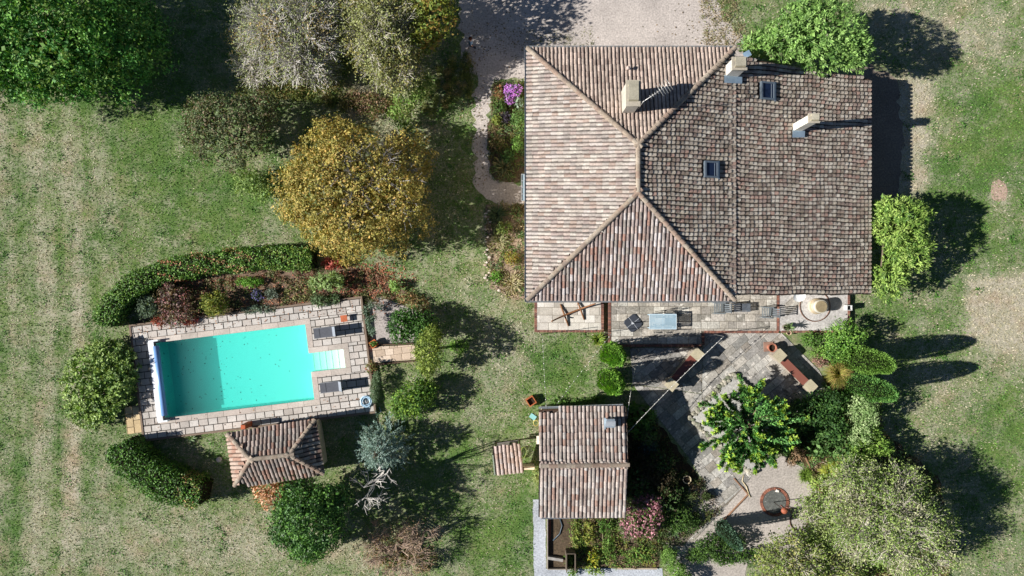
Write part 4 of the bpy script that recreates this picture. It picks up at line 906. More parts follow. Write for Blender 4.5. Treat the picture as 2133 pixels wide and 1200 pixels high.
# ---- big trees
plant('broadleaf_tree', 'big dark green tree filling the upper left corner', 'tree', [(95, 60, 190, 5.2, 3.6, 150), (250, 80, 105, 3.8, 2.6, 130), (30, 150, 100, 3.2, 2.4, 62), (150, 150, 110, 3.4, 2.4, 70), (-60, 60, 170, 5, 3.4)],
      [(54, 99, 40), (71, 118, 50), (47, 85, 35), (104, 146, 66), (61, 106, 45), (85, 116, 52), (99, 123, 57)], trunk=.35, leaf=.19, w=.12, cov=2.0, clump=.6, lum=.2)
plant('broadleaf_tree', 'yellow green tree at the top edge beside the driveway', 'tree', [(905, 30, 48, 3.6, 2.2, 62), (880, 85, 40, 3.0, 1.8, 32), (900, -60, 70, 4, 2.4)], [(92, 104, 40), (112, 116, 46), (74, 92, 38), (124, 104, 52)], trunk=.16, leaf=.18, w=.12, cov=1.5, clump=.4, gap=.25)
bare('bare_tree', 'leafless grey tree with a broad fan of fine twigs', 'tree', [(605, 80, 106, 3.3, 1.9, 92), (550, 135, 62, 2.0, 1.2, 50), (660, 20, 72, 3.0, 1.8), (645, 140, 56, 2.0, 1.2, 46), (520, 60, 34, 2.6, 1.0, 50)], 850, (190, 185, 178), .15, leaves=([(150, 132, 82), (122, 118, 72), (136, 128, 112), (100, 104, 62), (132, 140, 96), (112, 122, 78)], 2, .12, .07), twigs=12, tw_len=.6, shell=(.45, 1.06))
bare('bare_tree', 'thin grey green tree between leafless tree and driveway', 'tree', [(800, 75, 85, 3.2, 2.1, 80), (820, 140, 62, 2.4, 1.5, 55), (760, 20, 50, 3, 1.8)], 430, (182, 176, 162), .15, leaves=([(108, 112, 62), (126, 128, 84), (90, 100, 52), (132, 126, 72), (124, 130, 84)], 4, .14, .09), twigs=9, tw_len=.55, shell=(.5, 1.06))
plant('shrub', 'low tangled green scrub behind the bare grey tree', 'shrub', [(700, 60, 40, 1.2, 1.1, 50), (730, 130, 30, 1., .8)], [(62, 84, 40), (78, 96, 48), (92, 92, 60)], leaf=.15, w=.09, cov=1.2)
plant('shrub', 'light green bush with wispy top beside the golden oak', 'shrub', [(855, 195, 40, 1.7, 1.2, 38), (835, 240, 30, 1.1, .8), (880, 175, 30, 1.3, .9)], [(92, 118, 52), (108, 130, 66), (78, 104, 46), (134, 140, 92)], leaf=.14, w=.08, cov=1.5, clump=.3)
plant('broadleaf_tree', 'sparse dark tree with small reddish leaves left of golden oak', 'tree', [(478, 278, 98, 3.0, 2.1, 88), (540, 230, 56, 2.6, 1.6, 46), (430, 255, 54, 2.4, 1.4, 64)], [(84, 90, 60), (96, 86, 66), (72, 88, 54), (108, 96, 76), (58, 66, 44), (98, 112, 76), (88, 104, 66)], trunk=.18, leaf=.13, w=.08, cov=1.25, clump=.42, lum=.12, gap=.1)
plant('shrub', 'pale green shrub tucked under the left of the golden oak', 'shrub', [(520, 378, 38, .9, .8, 32), (550, 400, 26, .8, .6)], [(104, 124, 66), (120, 138, 78), (88, 112, 56)], leaf=.13, w=.07, cov=1.4, clump=.25)
oak = plant('golden_oak', 'large round oak turning golden brown above the pool', 'tree', [(740, 400, 150, 3.8, 2.2, 128), (660, 400, 92, 2.6, 1.8, 112), (800, 440, 98, 2.8, 1.8, 90), (700, 300, 72, 3.1, 1.7, 58), (840, 340, 72, 2.8, 1.6, 72), (720, 500, 72, 2.2, 1.5, 50)], OAK, trunk=.32, leaf=.15, w=.095, cov=2.2, clump=.36, lum=.2, gap=.12, core=.15, mix=.6)
bare('branches', '', '', [(770, 390, 120, 3.9, 2.0, 100)], 70, (150, 146, 142), .055, twigs=5, tw_len=.6, root=oak)
plant('laurel_tree', 'round laurel with pale leaf tips left of the pool', 'tree', [(205, 795, 80, 1.0, .98, 90), (245, 775, 48, .9, .8, 62), (190, 850, 56, .8, .8, 46), (230, 740, 44, .9, .8, 38)], [(116, 138, 68), (92, 118, 54), (138, 156, 92), (72, 98, 44), (104, 128, 58)], trunk=.12, leaf=.2, w=.09, cov=2.6, clump=.3, mode='rosette', mat=M_GLOSS, lum=.07)
plant('loquat_tree', 'large bright evergreen tree over the north roof corner', 'tree', [(1715, 80, 92, 3.8, 2.3, 76), (1640, 85, 66, 3.2, 1.9, 50), (1578, 95, 40, 2.6, 1.5, 26), (1775, 110, 46, 4.2, 1.4, 42), (1680, 30, 55, 3.8, 1.7, 32)], [(100, 130, 64), (120, 148, 82), (82, 112, 54), (62, 92, 40), (108, 138, 70)], trunk=.22, leaf=.22, w=.08, cov=1.9, clump=.33, mode='rosette', mat=M_GLOSS, lum=.09, tidy=.4, base=(1700, 100))
plant('loquat_tree', 'yellow green evergreen tree along the shaded east eave', 'tree', [(1868, 470, 52, 2.5, 1.8, 62), (1890, 520, 48, 2.3, 1.7, 58), (1850, 580, 42, 2.2, 1.5, 46), (1845, 440, 30, 2.4, 1.3, 34), (1905, 455, 32, 2.5, 1.4, 40)], [(114, 138, 64), (132, 152, 78), (96, 122, 52), (74, 102, 42)], trunk=.18, leaf=.21, w=.075, cov=1.8, clump=.36, mode='rosette', mat=M_GLOSS, lum=.08, tidy=.4)
plant('holm_oak', 'tall dense evergreen tree below the pool house', 'tree', [(650, 1085, 82, 3.2, 2.6, 78), (620, 1040, 50, 2.6, 1.6, 44), (690, 1040, 46, 3.0, 1.8, 40), (640, 1140, 52, 1.8, 1.3, 30), (600, 1090, 40, 1.6, 1.4, 56)], [(52, 86, 34), (66, 102, 42), (44, 74, 30), (84, 120, 50), (40, 66, 28)], trunk=.22, leaf=.17, w=.1, cov=1.9, clump=.4, lum=.15, mat=M_GLOSS)
# blue spruce
def spruce(px, py):
    c = W(px, py, 1.2); root = empty('blue_spruce', (c.x, c.y, 0), 'pale blue spruce beside the leafless white tree', 'spruce tree'); Ps, As, Ss, Cs = [], [], [], []
    m = MB(); m.tube([(0, 0, 0), (0, 0, 3.4)], [.09, .02], (90, 78, 66), 6)
    for i in range(90):
        z = .3 + 3. * (i / 90) ** 1.1; r_ = 1.9 * (1 - z / 3.6) + .1; t = i * 2.4 + rnd.uniform(-.2, .2); e = np.array([math.cos(t) * r_, math.sin(t) * r_, z - .1]); s = np.array([0, 0, z + .15]); m.tube([tuple(s), tuple(e)], [.02, .01], (100, 90, 76), 4, cap=False)
        for sub in range(1 + int(r_ * 5)):
            f_ = rnd.uniform(.25, 1); b0 = s + (e - s) * f_; an = t + rnd.choice((-.8, .8)) * rnd.uniform(.4, 1) * (f_ < .98); e2 = b0 + np.array([math.cos(an), math.sin(an), rnd.uniform(-.05, .15)]) * rnd.uniform(.3, .5)
            k = 44; q = rng.uniform(0, 1, (k, 1)); P = b0 + (e2 - b0) * q; ax = unit((e2 - b0)[None] * .9 + rng.normal(0, .5, (k, 3)) * .6); Ps.append(P); As.append(ax * .11); Ss.append(unit(np.cross(ax, rng.normal(0, 1, (k, 3)))) * .018); Cs.append(pick([(112, 134, 124), (132, 152, 144), (92, 114, 104), (150, 166, 158)], k, .1))
    m.build('trunk', M_BARK, root); P, A, S, C = map(np.vstack, (Ps, As, Ss, Cs)); link('needles', leaf_mesh('needles', P, A, S, C, M_NEEDLE), root)
spruce(795, 932)
bare('dead_tree', 'small dead tree of bleached white branches beside the spruce', 'dead tree', [(768, 1022, 46, 4.0, .7, 40), (800, 990, 26, 4.1, .5, 24)], 22, (196, 190, 182), .085, twigs=4, tw_len=.42, limb=5)
bare('bare_shrub', 'leafless tan shrub spreading near the bottom edge', 'shrub', [(830, 1150, 72, 1.2, 1.0, 52), (870, 1110, 38, 1.4, .8), (780, 1130, 40, .8, .6)], 120, (152, 132, 116), .07, twigs=7, tw_len=.6, leaves=([(150, 122, 92), (132, 110, 80)], 1, .09, .04))
plant('ground_scrub', 'brown bramble patch beneath the leafless tan shrub', 'shrub', [(815, 1155, 60, .2, .25, 44), (880, 1170, 40, .3, .4, 30)], [(128, 104, 78), (112, 96, 66), (92, 98, 52)], leaf=.12, w=.06, cov=.9)
plant('dried_hydrangea', 'dried brown hydrangea under the pool house eave', 'shrub', [(558, 1022, 38, .9, .6, 24), (560, 1042, 22, .5, .4)], [(156, 118, 92), (176, 136, 108), (132, 96, 74), (196, 160, 134)], leaf=.14, w=.1, cov=1.5, clump=.2)
plant('spindle_shrub', 'brown feathery scrub patch between grey trees and oak', 'shrub', [(772, 222, 42, .4, .4, 34), (740, 205, 26, .3, .3)], [(138, 112, 92), (124, 106, 76), (96, 104, 58)], leaf=.12, w=.05, cov=1.1)
plant('ground_scrub', 'faded yellow grass tussock beneath the bare grey tree', 'shrub', [(560, 185, 90, .3, .35, 26), (650, 175, 70, .3, .3, 24)], [(112, 112, 60), (136, 124, 78), (88, 104, 50)], leaf=.14, w=.05, cov=1.1)
# clipped hedges
hedge('long curved laurel hedge sweeping above the pool bed', [(212, 676), (222, 640), (262, 598), (330, 566), (400, 551), (480, 541), (560, 535), (645, 540)], 1.35, 1.5, [(72, 108, 38), (58, 92, 32), (88, 122, 46), (50, 80, 28), (104, 132, 56)], [(.62, .14, .1, [(140, 110, 76), (156, 118, 88), (118, 108, 60)], .5), (.9, .12, -.2, [(104, 118, 50), (92, 110, 44)], .4), (.4, .06, .7, [(150, 96, 72)], .6)])
hedge('short thick laurel hedge left of the pool house', [(238, 932), (258, 962), (300, 996), (350, 1022), (412, 1036)], 1.95, 1.9, [(66, 104, 32), (54, 88, 28), (80, 116, 40), (44, 74, 24)], [(.88, .12, -.3, [(112, 124, 56), (150, 120, 80), (96, 110, 46)], .45)])
# pool garden shrubs
plant('juniper', 'grey green shrub at the left end of the pool bed', 'shrub', [(309, 638, 25, .7, .6, 28)], [(84, 100, 80), (98, 114, 92), (68, 84, 66)], leaf=.13, w=.06, cov=1.8, clump=.2)
plant('smoke_bush', 'purple and pink leaved smoke bush in the pool bed', 'shrub', [(362, 625, 38, .9, .8, 34), (368, 658, 44, .7, .5, 24), (350, 600, 22, .8, .6)], [(104, 84, 80), (122, 100, 92), (88, 74, 68), (138, 92, 92), (104, 92, 66), (96, 96, 72)], leaf=.13, w=.08, cov=1.3, clump=.28)
plant('red_shrub', 'small red leaved shrub spilling over the pool deck', 'shrub', [(395, 668, 20, .4, .35, 12), (330, 670, 18, .4, .3, 12)], [(150, 66, 58), (134, 84, 66), (120, 76, 52)], leaf=.1, w=.05, cov=1.3, clump=.18)
plant('golden_shrub', 'round golden green shrub in the middle of pool bed', 'shrub', [(447, 633, 31, .9, .75, 28)], [(116, 122, 52), (132, 130, 58), (96, 110, 46), (84, 98, 42)], leaf=.12, w=.06, cov=2, clump=.22)
plant('euphorbia', 'bright lime green plant under the long hedge', 'shrub', [(520, 588, 32, .3, .3, 12)], [(84, 124, 44), (98, 140, 52)], leaf=.1, w=.05, cov=1.7, clump=.15)
plant('lavender', 'low grey green lavender along the pool deck edge', 'lavender', [(540, 645, 42, .25, .25, 9)], [(92, 108, 92), (106, 122, 106)], leaf=.1, w=.03, cov=2., clump=.15)
plant('aster', 'small violet flowering plant in the shaded bed', 'flower', [(538, 614, 14, .35, .3)], [(56, 76, 44), (44, 62, 38)], leaf=.09, w=.05, cov=1.5, clump=.14, flowers=([(96, 90, 140), (112, 106, 158)], .3, .08))
plant('santolina', 'grey cushion plant beside the violet flowers', 'shrub', [(566, 612, 14, .3, .3)], [(120, 130, 118), (104, 116, 104)], leaf=.09, w=.04, cov=1.6, clump=.14)
plant('shrub', 'pale green leafy shrub below the golden oak in the pool bed', 'shrub', [(686, 588, 32, .7, .6, 24), (660, 590, 20, .5, .4)], [(116, 136, 84), (98, 120, 68), (132, 150, 98)], leaf=.17, w=.07, cov=1.5, clump=.25, mode='rosette')
plant('shrub', 'dull green sage bush over the deck edge under the oak', 'shrub', [(668, 626, 24, .45, .4, 16), (698, 624, 12, .4, .3)], [(78, 98, 64), (92, 112, 78)], leaf=.11, w=.05, cov=1.7, clump=.2)
plant('shrub', 'thin yellow green plants on stony soil of the pool bed', 'shrub', [(620, 612, 34, .2, .2, 20)], [(112, 112, 66), (128, 118, 82), (92, 100, 52)], leaf=.11, w=.05, cov=.6, clump=.2)
plant('nandina', 'red leaved bush half hidden under the golden oak', 'shrub', [(692, 548, 24, .6, .5, 14)], [(150, 70, 60), (130, 58, 52), (166, 96, 80)], leaf=.12, w=.07, cov=1.6, clump=.2)
plant('shrub', 'bright leafy young shrub at the end of the pool bed', 'shrub', [(822, 597, 12, .45, .4, 15)], [(104, 134, 66), (120, 148, 80)], leaf=.15, w=.07, cov=1.5, clump=.15, mode='rosette')
plant('shrub', 'rusty brown low plants right of the shingle patch', 'shrub', [(850, 622, 28, .3, .3, 16), (875, 635, 22, .3, .3)], [(112, 92, 62), (128, 100, 70), (84, 92, 48)], leaf=.11, w=.06, cov=1.1, clump=.2)
o = bare('juniper', 'gnarled cloud pruned juniper leaning over the deck edge', 'juniper', [(778, 645, 22, .7, .4, 34)], 18, (140, 130, 116), .05, twigs=2, tw_len=.2, limb=4)
for i, (x, y, r_) in enumerate([(762, 648, 9), (772, 636, 8), (790, 640, 8), (766, 668, 9), (778, 662, 8), (776, 690, 10), (770, 682, 7)]):
    lb = lobes_px([(x, y, r_, .75, .2)]); P, A, S, C = crown(lb, [(84, 102, 84), (98, 116, 98)], leaf=.1, w=.04, cov=1.6, clump=.12); P = P - np.array(o.location); link('foliage', leaf_mesh('foliage', P, A, S, C, M_NEEDLE), o)
plant('privet_bush', 'dark flat topped clipped bush right of the shingle', 'shrub', [(842, 684, 36, 1.1, .95, 34), (885, 680, 30, 1.2, .9, 34), (850, 660, 36, 1.3, .7, 22)], [(50, 82, 30), (64, 100, 38), (40, 68, 26)], leaf=.13, w=.08, cov=2, clump=.2, mat=M_GLOSS, tidy=.7)
plant('small_tree', 'yellow green slender tree beyond the pool path', 'tree', [(893, 735, 32, 2.2, 1.5, 40), (900, 700, 24, 1.8, 1.2), (890, 770, 20, 1.5, .9)], [(112, 126, 56), (98, 114, 48), (128, 140, 70), (84, 102, 44)], trunk=.08, leaf=.14, w=.07, cov=1.5, clump=.28)
plant('shrub', 'round mid green shrub below the slender yellow green tree', 'shrub', [(862, 833, 46, 1.2, 1.1, 44), (835, 850, 26, .8, .7), (885, 810, 28, 1., .8)], [(64, 96, 38), (82, 114, 46), (54, 80, 34), (112, 138, 52)], leaf=.14, w=.08, cov=1.7, clump=.3)
plant('rosemary', 'narrow clipped grey green bush at the deck side', 'shrub', [(781, 812, 9, .6, .6, 26), (786, 788, 8, .6, .5, 16)], [(86, 104, 78), (100, 118, 92)], leaf=.1, w=.03, cov=2., clump=.12, tidy=.8)
plant('rose_bush', 'scruffy rose bush with reddish shoots at the path corner', 'shrub', [(772, 765, 14, .6, .5, 16)], [(104, 96, 60), (92, 104, 56), (128, 84, 66)], leaf=.1, w=.06, cov=1.1, clump=.18)
plant('lawn_tuft', 'sunlit bright green grass hummock beyond the slender tree', 'shrub', [(955, 722, 26, .12, .14, 18)], [(96, 132, 52), (108, 142, 60)], leaf=.1, w=.04, cov=1.6, clump=.14)
blades('flax_clump', 'white striped iris leaves under the deck corner', 'plant', 398, 912, .2, 60, .5, .05, [(140, 156, 124), (100, 124, 80)])
# house flower beds
HB = [('rusty_sedum', 'rust brown flower heads at the top of the flower bed', [(1040, 192, 12, .45, .35, 18)], [(130, 86, 62), (112, 76, 52), (92, 92, 50)], None),
      ('purple_aster', 'purple flowering aster mound by the house corner', [(1068, 190, 22, .5, .4, 15), (1062, 208, 12, .4, .3)], [(66, 84, 44), (52, 70, 38)], ([(168, 110, 190), (190, 136, 206), (150, 92, 172)], .9, .09)),
      ('grey_santolina', 'grey green cushion against the wall below purple asters', [(1080, 212, 12, .4, .3, 11)], [(112, 130, 112), (126, 142, 124)], None),
      ('bedding_shrub', 'dark green shrub on the path side below the rusty flowers', [(1040, 222, 16, .4, .35, 14)], [(54, 78, 34), (68, 92, 42)], None),
      ('bedding_shrub', 'yellowish small shrub with tan flower heads in the bed', [(1034, 250, 14, .4, .3, 11)], [(112, 118, 54), (96, 108, 48)], None),
      ('bedding_shrub', 'dark purple leaved plant in the middle of the bed', [(1055, 245, 12, .4, .3, 14)], [(58, 50, 64), (48, 46, 50)], None),
      ('bedding_shrub', 'leafy green hydrangea against the wall above the awning', [(1080, 250, 18, .6, .5, 24)], [(76, 104, 52), (62, 90, 44), (92, 118, 64)], None),
      ('bedding_shrub', 'brown and green mixed plant by the path edge', [(1035, 300, 18, .35, .3, 20)], [(86, 80, 50), (70, 82, 42), (104, 90, 62)], None),
      ('bedding_shrub', 'bright green leafy plant against the wall over the awning', [(1078, 300, 14, .5, .4, 17)], [(86, 116, 50), (72, 100, 44)], None),
      ('bedding_shrub', 'deep green rounded plant above the spiky clump', [(1058, 325, 18, .45, .35, 14)], [(50, 76, 36), (62, 88, 42)], None),
      ('bedding_shrub', 'reddish green bushy plant below the glass awning', [(1075, 440, 17, .6, .5, 20)], [(74, 76, 40), (86, 70, 46), (60, 74, 36)], None),
      ('bedding_shrub', 'green gold shrub in the lower flower bed middle', [(1050, 475, 22, .45, .4, 16)], [(98, 108, 52), (78, 94, 44)], None),
      ('bedding_shrub', 'round orange tinged shrub near the bottom of the bed', [(1065, 538, 17, .45, .4, 15)], [(124, 124, 56), (108, 112, 50), (134, 112, 56)], None),
      ('bedding_shrub', 'small fresh green mound at the bed bottom corner', [(1034, 575, 13, .3, .28, 11)], [(84, 122, 48), (98, 136, 58)], None)]
for n_, lb_, L, pal, fl in HB: plant(n_, lb_, 'flower bed plant', L, pal, leaf=.12, w=.07, cov=1.6, clump=.16, flowers=fl)
blades('yucca', 'spiky dark leaved clump at the bottom of the upper bed', 'plant', 1050, 348, .3, 150, .8, .05, [(70, 86, 58), (96, 104, 76), (112, 104, 72)], spread=.5)
blades('yucca', 'spiky dark leaved clump at the top of the lower bed', 'plant', 1035, 445, .3, 150, .8, .05, [(56, 74, 50), (78, 92, 64)], spread=.45)
blades('agapanthus', 'pale strappy leaved plant by the stone border', 'plant', 1040, 500, .2, 110, .6, .045, [(128, 130, 92), (112, 118, 78), (144, 138, 108)], spread=.45)
blades('agapanthus', 'bleached strappy leaves at the bottom end of the bed', 'plant', 1066, 590, .2, 170, .55, .045, [(152, 142, 112), (128, 126, 88), (168, 156, 128)], spread=.6)
# border stones of the bed
gstones = []
for i in range(34):
    t = i / 33.; px = 1016 + 5 * math.sin(i * 1.3) + (10 if t > .9 else 0); py = 430 + t * 175; s_ = rnd.uniform(.06, .14)
    m = MB(); m.prism([(s_ * math.cos(a) * rnd.uniform(.8, 1.1), s_ * .7 * math.sin(a) * rnd.uniform(.8, 1.1)) for a in (0, .9, 1.8, 2.8, 3.7, 4.6, 5.5)], -.02, rnd.uniform(.08, .16), rnd.choice([(186, 170, 156), (200, 188, 176), (160, 142, 128)]), bevel=.04)
    q = W(px + (t > .9) * (i - 30) * 6, py); o = m.build('border_stone', M_STONE, None, (q.x, q.y, 0)); props(o, 'rough pale border stone along the lower flower bed', 'stone', 'border stones of the lower flower bed')
# columnar thujas and cypresses: four of a size
def column_tree(name, label, px, py, h, r_, pal, base=None, seed=0, tipk=1.):
    """(px,py) = foot in the photo"""
    c = W(px, py); root = empty(name, (c.x, c.y, 0), label, 'cypress'); n = int(2.3 * 2 * math.pi * r_ * h * .75 / (.13 * .045))
    z = rng.uniform(.02, 1, n) ** .9; t = rng.uniform(0, 6.28, n); prof = r_ * np.minimum(1, (z * 5 + .5)) * np.sqrt(np.clip(1 - z ** 2.6, 0.004, 1)); rad = prof * (1 + .09 * np.sin(t * 5 + z * 9) + .06 * np.sin(t * 11 - z * 17)) * (1 - np.abs(rng.normal(0, .07, n)))
    d = np.stack([np.cos(t), np.sin(t), np.zeros(n)], 1); P = d * rad[:, None]; P[:, 2] = z * h
    ax = unit(d * .55 + [0, 0, 1.] + rng.normal(0, .22, (n, 3))); s = unit(np.cross(ax, d + rng.normal(0, .5, (n, 3)))); g = ((np.sin(t * 6 + z * 8) + 1) * 1.6 + rng.normal(0, .7, n)).astype(int)
    m = MB(); m.lathe((0, 0, 0), [(r_ * .35, 0), (r_ * .75, h * .12), (r_ * .72, h * .5), (r_ * .4, h * .8), (.02, h * .93)], (24, 30, 14), 12); m.build('trunk', M_BARK, root)  # core filling the crown, inner shade put into its dark colour
    link('crown', leaf_mesh('crown', P, ax * .16 * rng.uniform(.6, 1.3, (n, 1)), s * .025, pick(pal, n, .14, np.abs(g)), M_NEEDLE), root); return root
THU = [(90, 130, 50), (115, 155, 60), (72, 110, 42), (135, 172, 72)]; CYP = [(80, 120, 60), (99, 138, 69), (64, 101, 51), (113, 147, 71)]
column_tree('columnar_thuja', 'upper round headed thuja between lawn and sunken patio', 1268, 733, 4.7, .66, THU)
column_tree('columnar_thuja', 'lower round headed thuja between lawn and sunken patio', 1264, 787, 4.6, .72, THU)
column_tree('italian_cypress', 'upper of two leaning cypresses on the east lawn edge', 1770, 744, 5.0, .78, [(96, 128, 56), (112, 144, 66), (80, 112, 48)])
column_tree('italian_cypress', 'lower of two leaning cypresses on the east lawn edge', 1774, 798, 5.0, .78, CYP)
# brush tree on the raised bed
def brush_tree(px, py, n=62):
    c = W(px, py, 0); root = empty('brush_tree', (c.x, c.y, .28), 'exotic tree with long leafy bottle brush shoots over patio', 'tree'); m = MB(); m.tube([(0, 0, 0), (0, 0, 1.2)], [.13, .1], (110, 96, 80), 8); Ps, As, Ss, Cs = [], [], [], []
    def brush(s, mid, tip, k, q0, rad):
        q = rng.uniform(.0, 1, k) ** .6; P = np.where(q[:, None] < .5, s + (mid - s) * q[:, None] * 2, mid + (tip - mid) * (q[:, None] - .5) * 2); keep = q > q0; P = P[keep]; q = q[keep]; k = len(P)
        dr = unit(tip - mid); r3 = rng.normal(0, 1, (k, 3)); pr = unit(r3 - dr * (r3 @ dr)[:, None]); ax = unit(pr * .9 + dr * .7 + rng.normal(0, .28, (k, 3)) + [0, 0, .1]); C = pick([(64, 106, 50), (80, 124, 62), (54, 92, 44), (98, 140, 74)], k, .15); ti = q > rnd.uniform(.84, 1.0); C[ti] = pick([(126, 150, 54), (144, 162, 62), (104, 138, 52)], ti.sum(), .1)
        Ps.append(P); As.append(ax * rad * rng.uniform(.6, 1.3, (k, 1))); Ss.append(unit(np.cross(ax, dr + rng.normal(0, .35, (k, 3)))) * .052); Cs.append(C)
    for i in range(n):
        u = rnd.random() ** .8; el = math.acos(1 - u * .96); t = i * 2.39996 + rnd.uniform(-.5, .5); Lr = rnd.uniform(2.0, 3.4) * (1 + .1 * math.sin(3 * t + 1)); d = np.array([math.cos(t) * math.sin(el), math.sin(t) * math.sin(el), math.cos(el) * .7]); tip = np.array([rnd.uniform(-.4, .4), rnd.uniform(-.4, .4), 1.2]) + d * Lr * np.array([1., 1., .8])
        s = np.array([0, 0, 1.]); mid = s + (tip - s) * .5 + rng.normal(0, .3, 3) + [0, 0, .1]; m.tube([tuple(s), tuple(mid), tuple(tip)], [.04, .025, .012], (120, 104, 84), 5, cap=False)
        brush(s, mid, tip, 230, .3, .23)
        for q in range(rnd.choice((1, 2, 2))):
            s2 = mid + (tip - mid) * rnd.uniform(-.2, .5); t2 = s2 + unit(unit(tip - mid) + rng.normal(0, .55, 3)) * rnd.uniform(.7, 1.15); m2 = (s2 + t2) / 2; m.tube([tuple(s2), tuple(t2)], [.02, .01], (120, 104, 84), 5, cap=False); brush(s2, m2, t2, 120, .15, .21)
    m.build('trunk', M_BARK, root); P, A, S, C = map(np.vstack, (Ps, As, Ss, Cs)); link('crown', leaf_mesh('crown', P, A, S, C, M_GLOSS, .01), root)
brush_tree(1538, 880)
# garden right of the patio
plant('box_bush', 'low clipped green bush under the gravel terrace edge', 'shrub', [(1690, 708, 26, .6, .5, 18)], [(72, 102, 42), (88, 118, 52), (58, 86, 36)], leaf=.11, w=.07, cov=1.9, clump=.18)
plant('round_bush', 'large round glossy bush beside the gravel terrace', 'shrub', [(1757, 705, 44, 1.3, 1.3, 40), (1740, 735, 34, 1.0, .9, 24)], [(76, 110, 40), (92, 126, 50), (60, 92, 34), (108, 138, 62)], leaf=.13, w=.08, cov=1.9, clump=.26, mat=M_GLOSS, tidy=.5)
plant('shrub', 'small green bush between low wall and round bush', 'shrub', [(1702, 735, 20, .5, .45, 14)], [(84, 112, 48), (98, 122, 60)], leaf=.1, w=.06, cov=1.6, clump=.16)
plant('barberry', 'mauve brown leaved shrub behind the tan grass', 'shrub', [(1708, 748, 17, .5, .45, 18)], [(126, 98, 88), (142, 112, 100), (110, 84, 74)], leaf=.09, w=.05, cov=1.6, clump=.16)
blades('pampas_grass', 'large tan and green ornamental grass by the low wall', 'ornamental grass', 1748, 778, .5, 1500, 1.25, .025, [(112, 112, 52), (134, 124, 66), (152, 130, 84), (92, 104, 44)], arc=.75, spread=.4, mat=M_GRASS)
blades('lime_grass', 'bright lime ornamental grass in the right garden', 'ornamental grass', 1727, 982, .3, 700, .9, .025, [(140, 148, 60), (158, 162, 74), (120, 134, 52)], arc=.7, spread=.25, mat=M_GRASS)
blades('lime_grass', 'smaller green grass tuft left of the lime grass', 'ornamental grass', 1678, 990, .2, 420, .6, .025, [(104, 128, 50), (88, 112, 44)], arc=.7, spread=.3, mat=M_GRASS)
plant('photinia', 'tall grey green column hedge below the cypresses', 'shrub', [(1794, 858, 28, 1.5, 1.5, 46), (1788, 905, 26, 1.2, 1.2, 24)], [(104, 126, 76), (122, 144, 94), (84, 108, 60), (142, 158, 112)], leaf=.14, w=.07, cov=1.8, clump=.28)
plant('shrub', 'light yellow green shrub under the grey green column', 'shrub', [(1790, 935, 34, 1., .9, 34), (1830, 930, 30, 1.3, .9, 26), (1815, 900, 22, 1.2, .7)], [(96, 124, 50), (112, 138, 62), (78, 106, 42)], leaf=.16, w=.09, cov=1.4, clump=.3, mode='rosette')
plant('shrub', 'dark shaded evergreen behind the brush tree', 'shrub', [(1690, 860, 50, 1.0, 1., 42), (1735, 840, 34, 1.2, 1., 34), (1735, 890, 36, 1.2, 1., 34)], G_DARK, leaf=.15, w=.09, cov=1.6, clump=.35)
plant('shrub', 'mid green broad leaved shrub near the lime grass', 'shrub', [(1750, 930, 34, .9, .8, 30), (1700, 935, 30, .7, .6, 22), (1720, 905, 26, .8, .6)], [(66, 94, 46), (84, 112, 60), (54, 80, 40)], leaf=.2, w=.12, cov=1.4, clump=.3)
plant('shrub', 'yellow green fountain shrub right of the lime grass', 'shrub', [(1768, 975, 28, .9, .8, 30), (1800, 985, 30, 1.1, .8, 26)], [(106, 134, 50), (92, 120, 46), (122, 142, 60)], leaf=.14, w=.07, cov=1.5, clump=.28)
plant('shrub', 'small brown seedhead plant at the gravel edge', 'shrub', [(1662, 945, 18, .3, .3, 16), (1648, 962, 12, .25, .2)], [(136, 112, 88), (118, 98, 72)], leaf=.1, w=.05, cov=1.2, clump=.18)
bare('locust_tree', 'large thin crowned yellow green tree at lower right', 'tree', [(1840, 1090, 112, 3.4, 1.5, 86), (1780, 1005, 62, 2.4, 1.0, 44), (1725, 1075, 56, 1.7, .9, 52), (1905, 1145, 72, 2.6, 1.2, 58), (1870, 1010, 50, 2.6, 1.0, 44), (1770, 1130, 60, 2.4, 1.0, 48), (1935, 1090, 38, 2.8, .9, 40)], 600, (176, 170, 154), .15, leaves=([(124, 138, 80), (138, 150, 94), (104, 122, 64), (146, 146, 112), (116, 134, 70), (92, 114, 54)], 5, .13, .08), twigs=9, tw_len=.65, shell=(.55, 1.08))
plant('shrub', 'leafy green undergrowth beneath the thin crowned tree', 'shrub', [(1760, 1060, 70, .6, .6, 60), (1830, 1130, 80, .8, .7, 60), (1720, 1120, 50, .6, .6, 40), (1860, 1060, 60, .7, .6, 50)], [(92, 120, 48), (110, 132, 58), (132, 134, 84), (74, 100, 42)], leaf=.15, w=.08, cov=.9, clump=.3)
bare('locust_tree', 'smaller yellow green tree cut by the bottom edge', 'tree', [(1650, 1165, 70, 2.4, 1.5, 52), (1620, 1200, 50, 2., 1.2), (1720, 1190, 60, 2.2, 1.3, 40)], 250, (182, 176, 156), .11, leaves=([(98, 116, 54), (116, 128, 66), (84, 100, 48), (132, 132, 76)], 4, .15, .09), twigs=8, tw_len=.55)
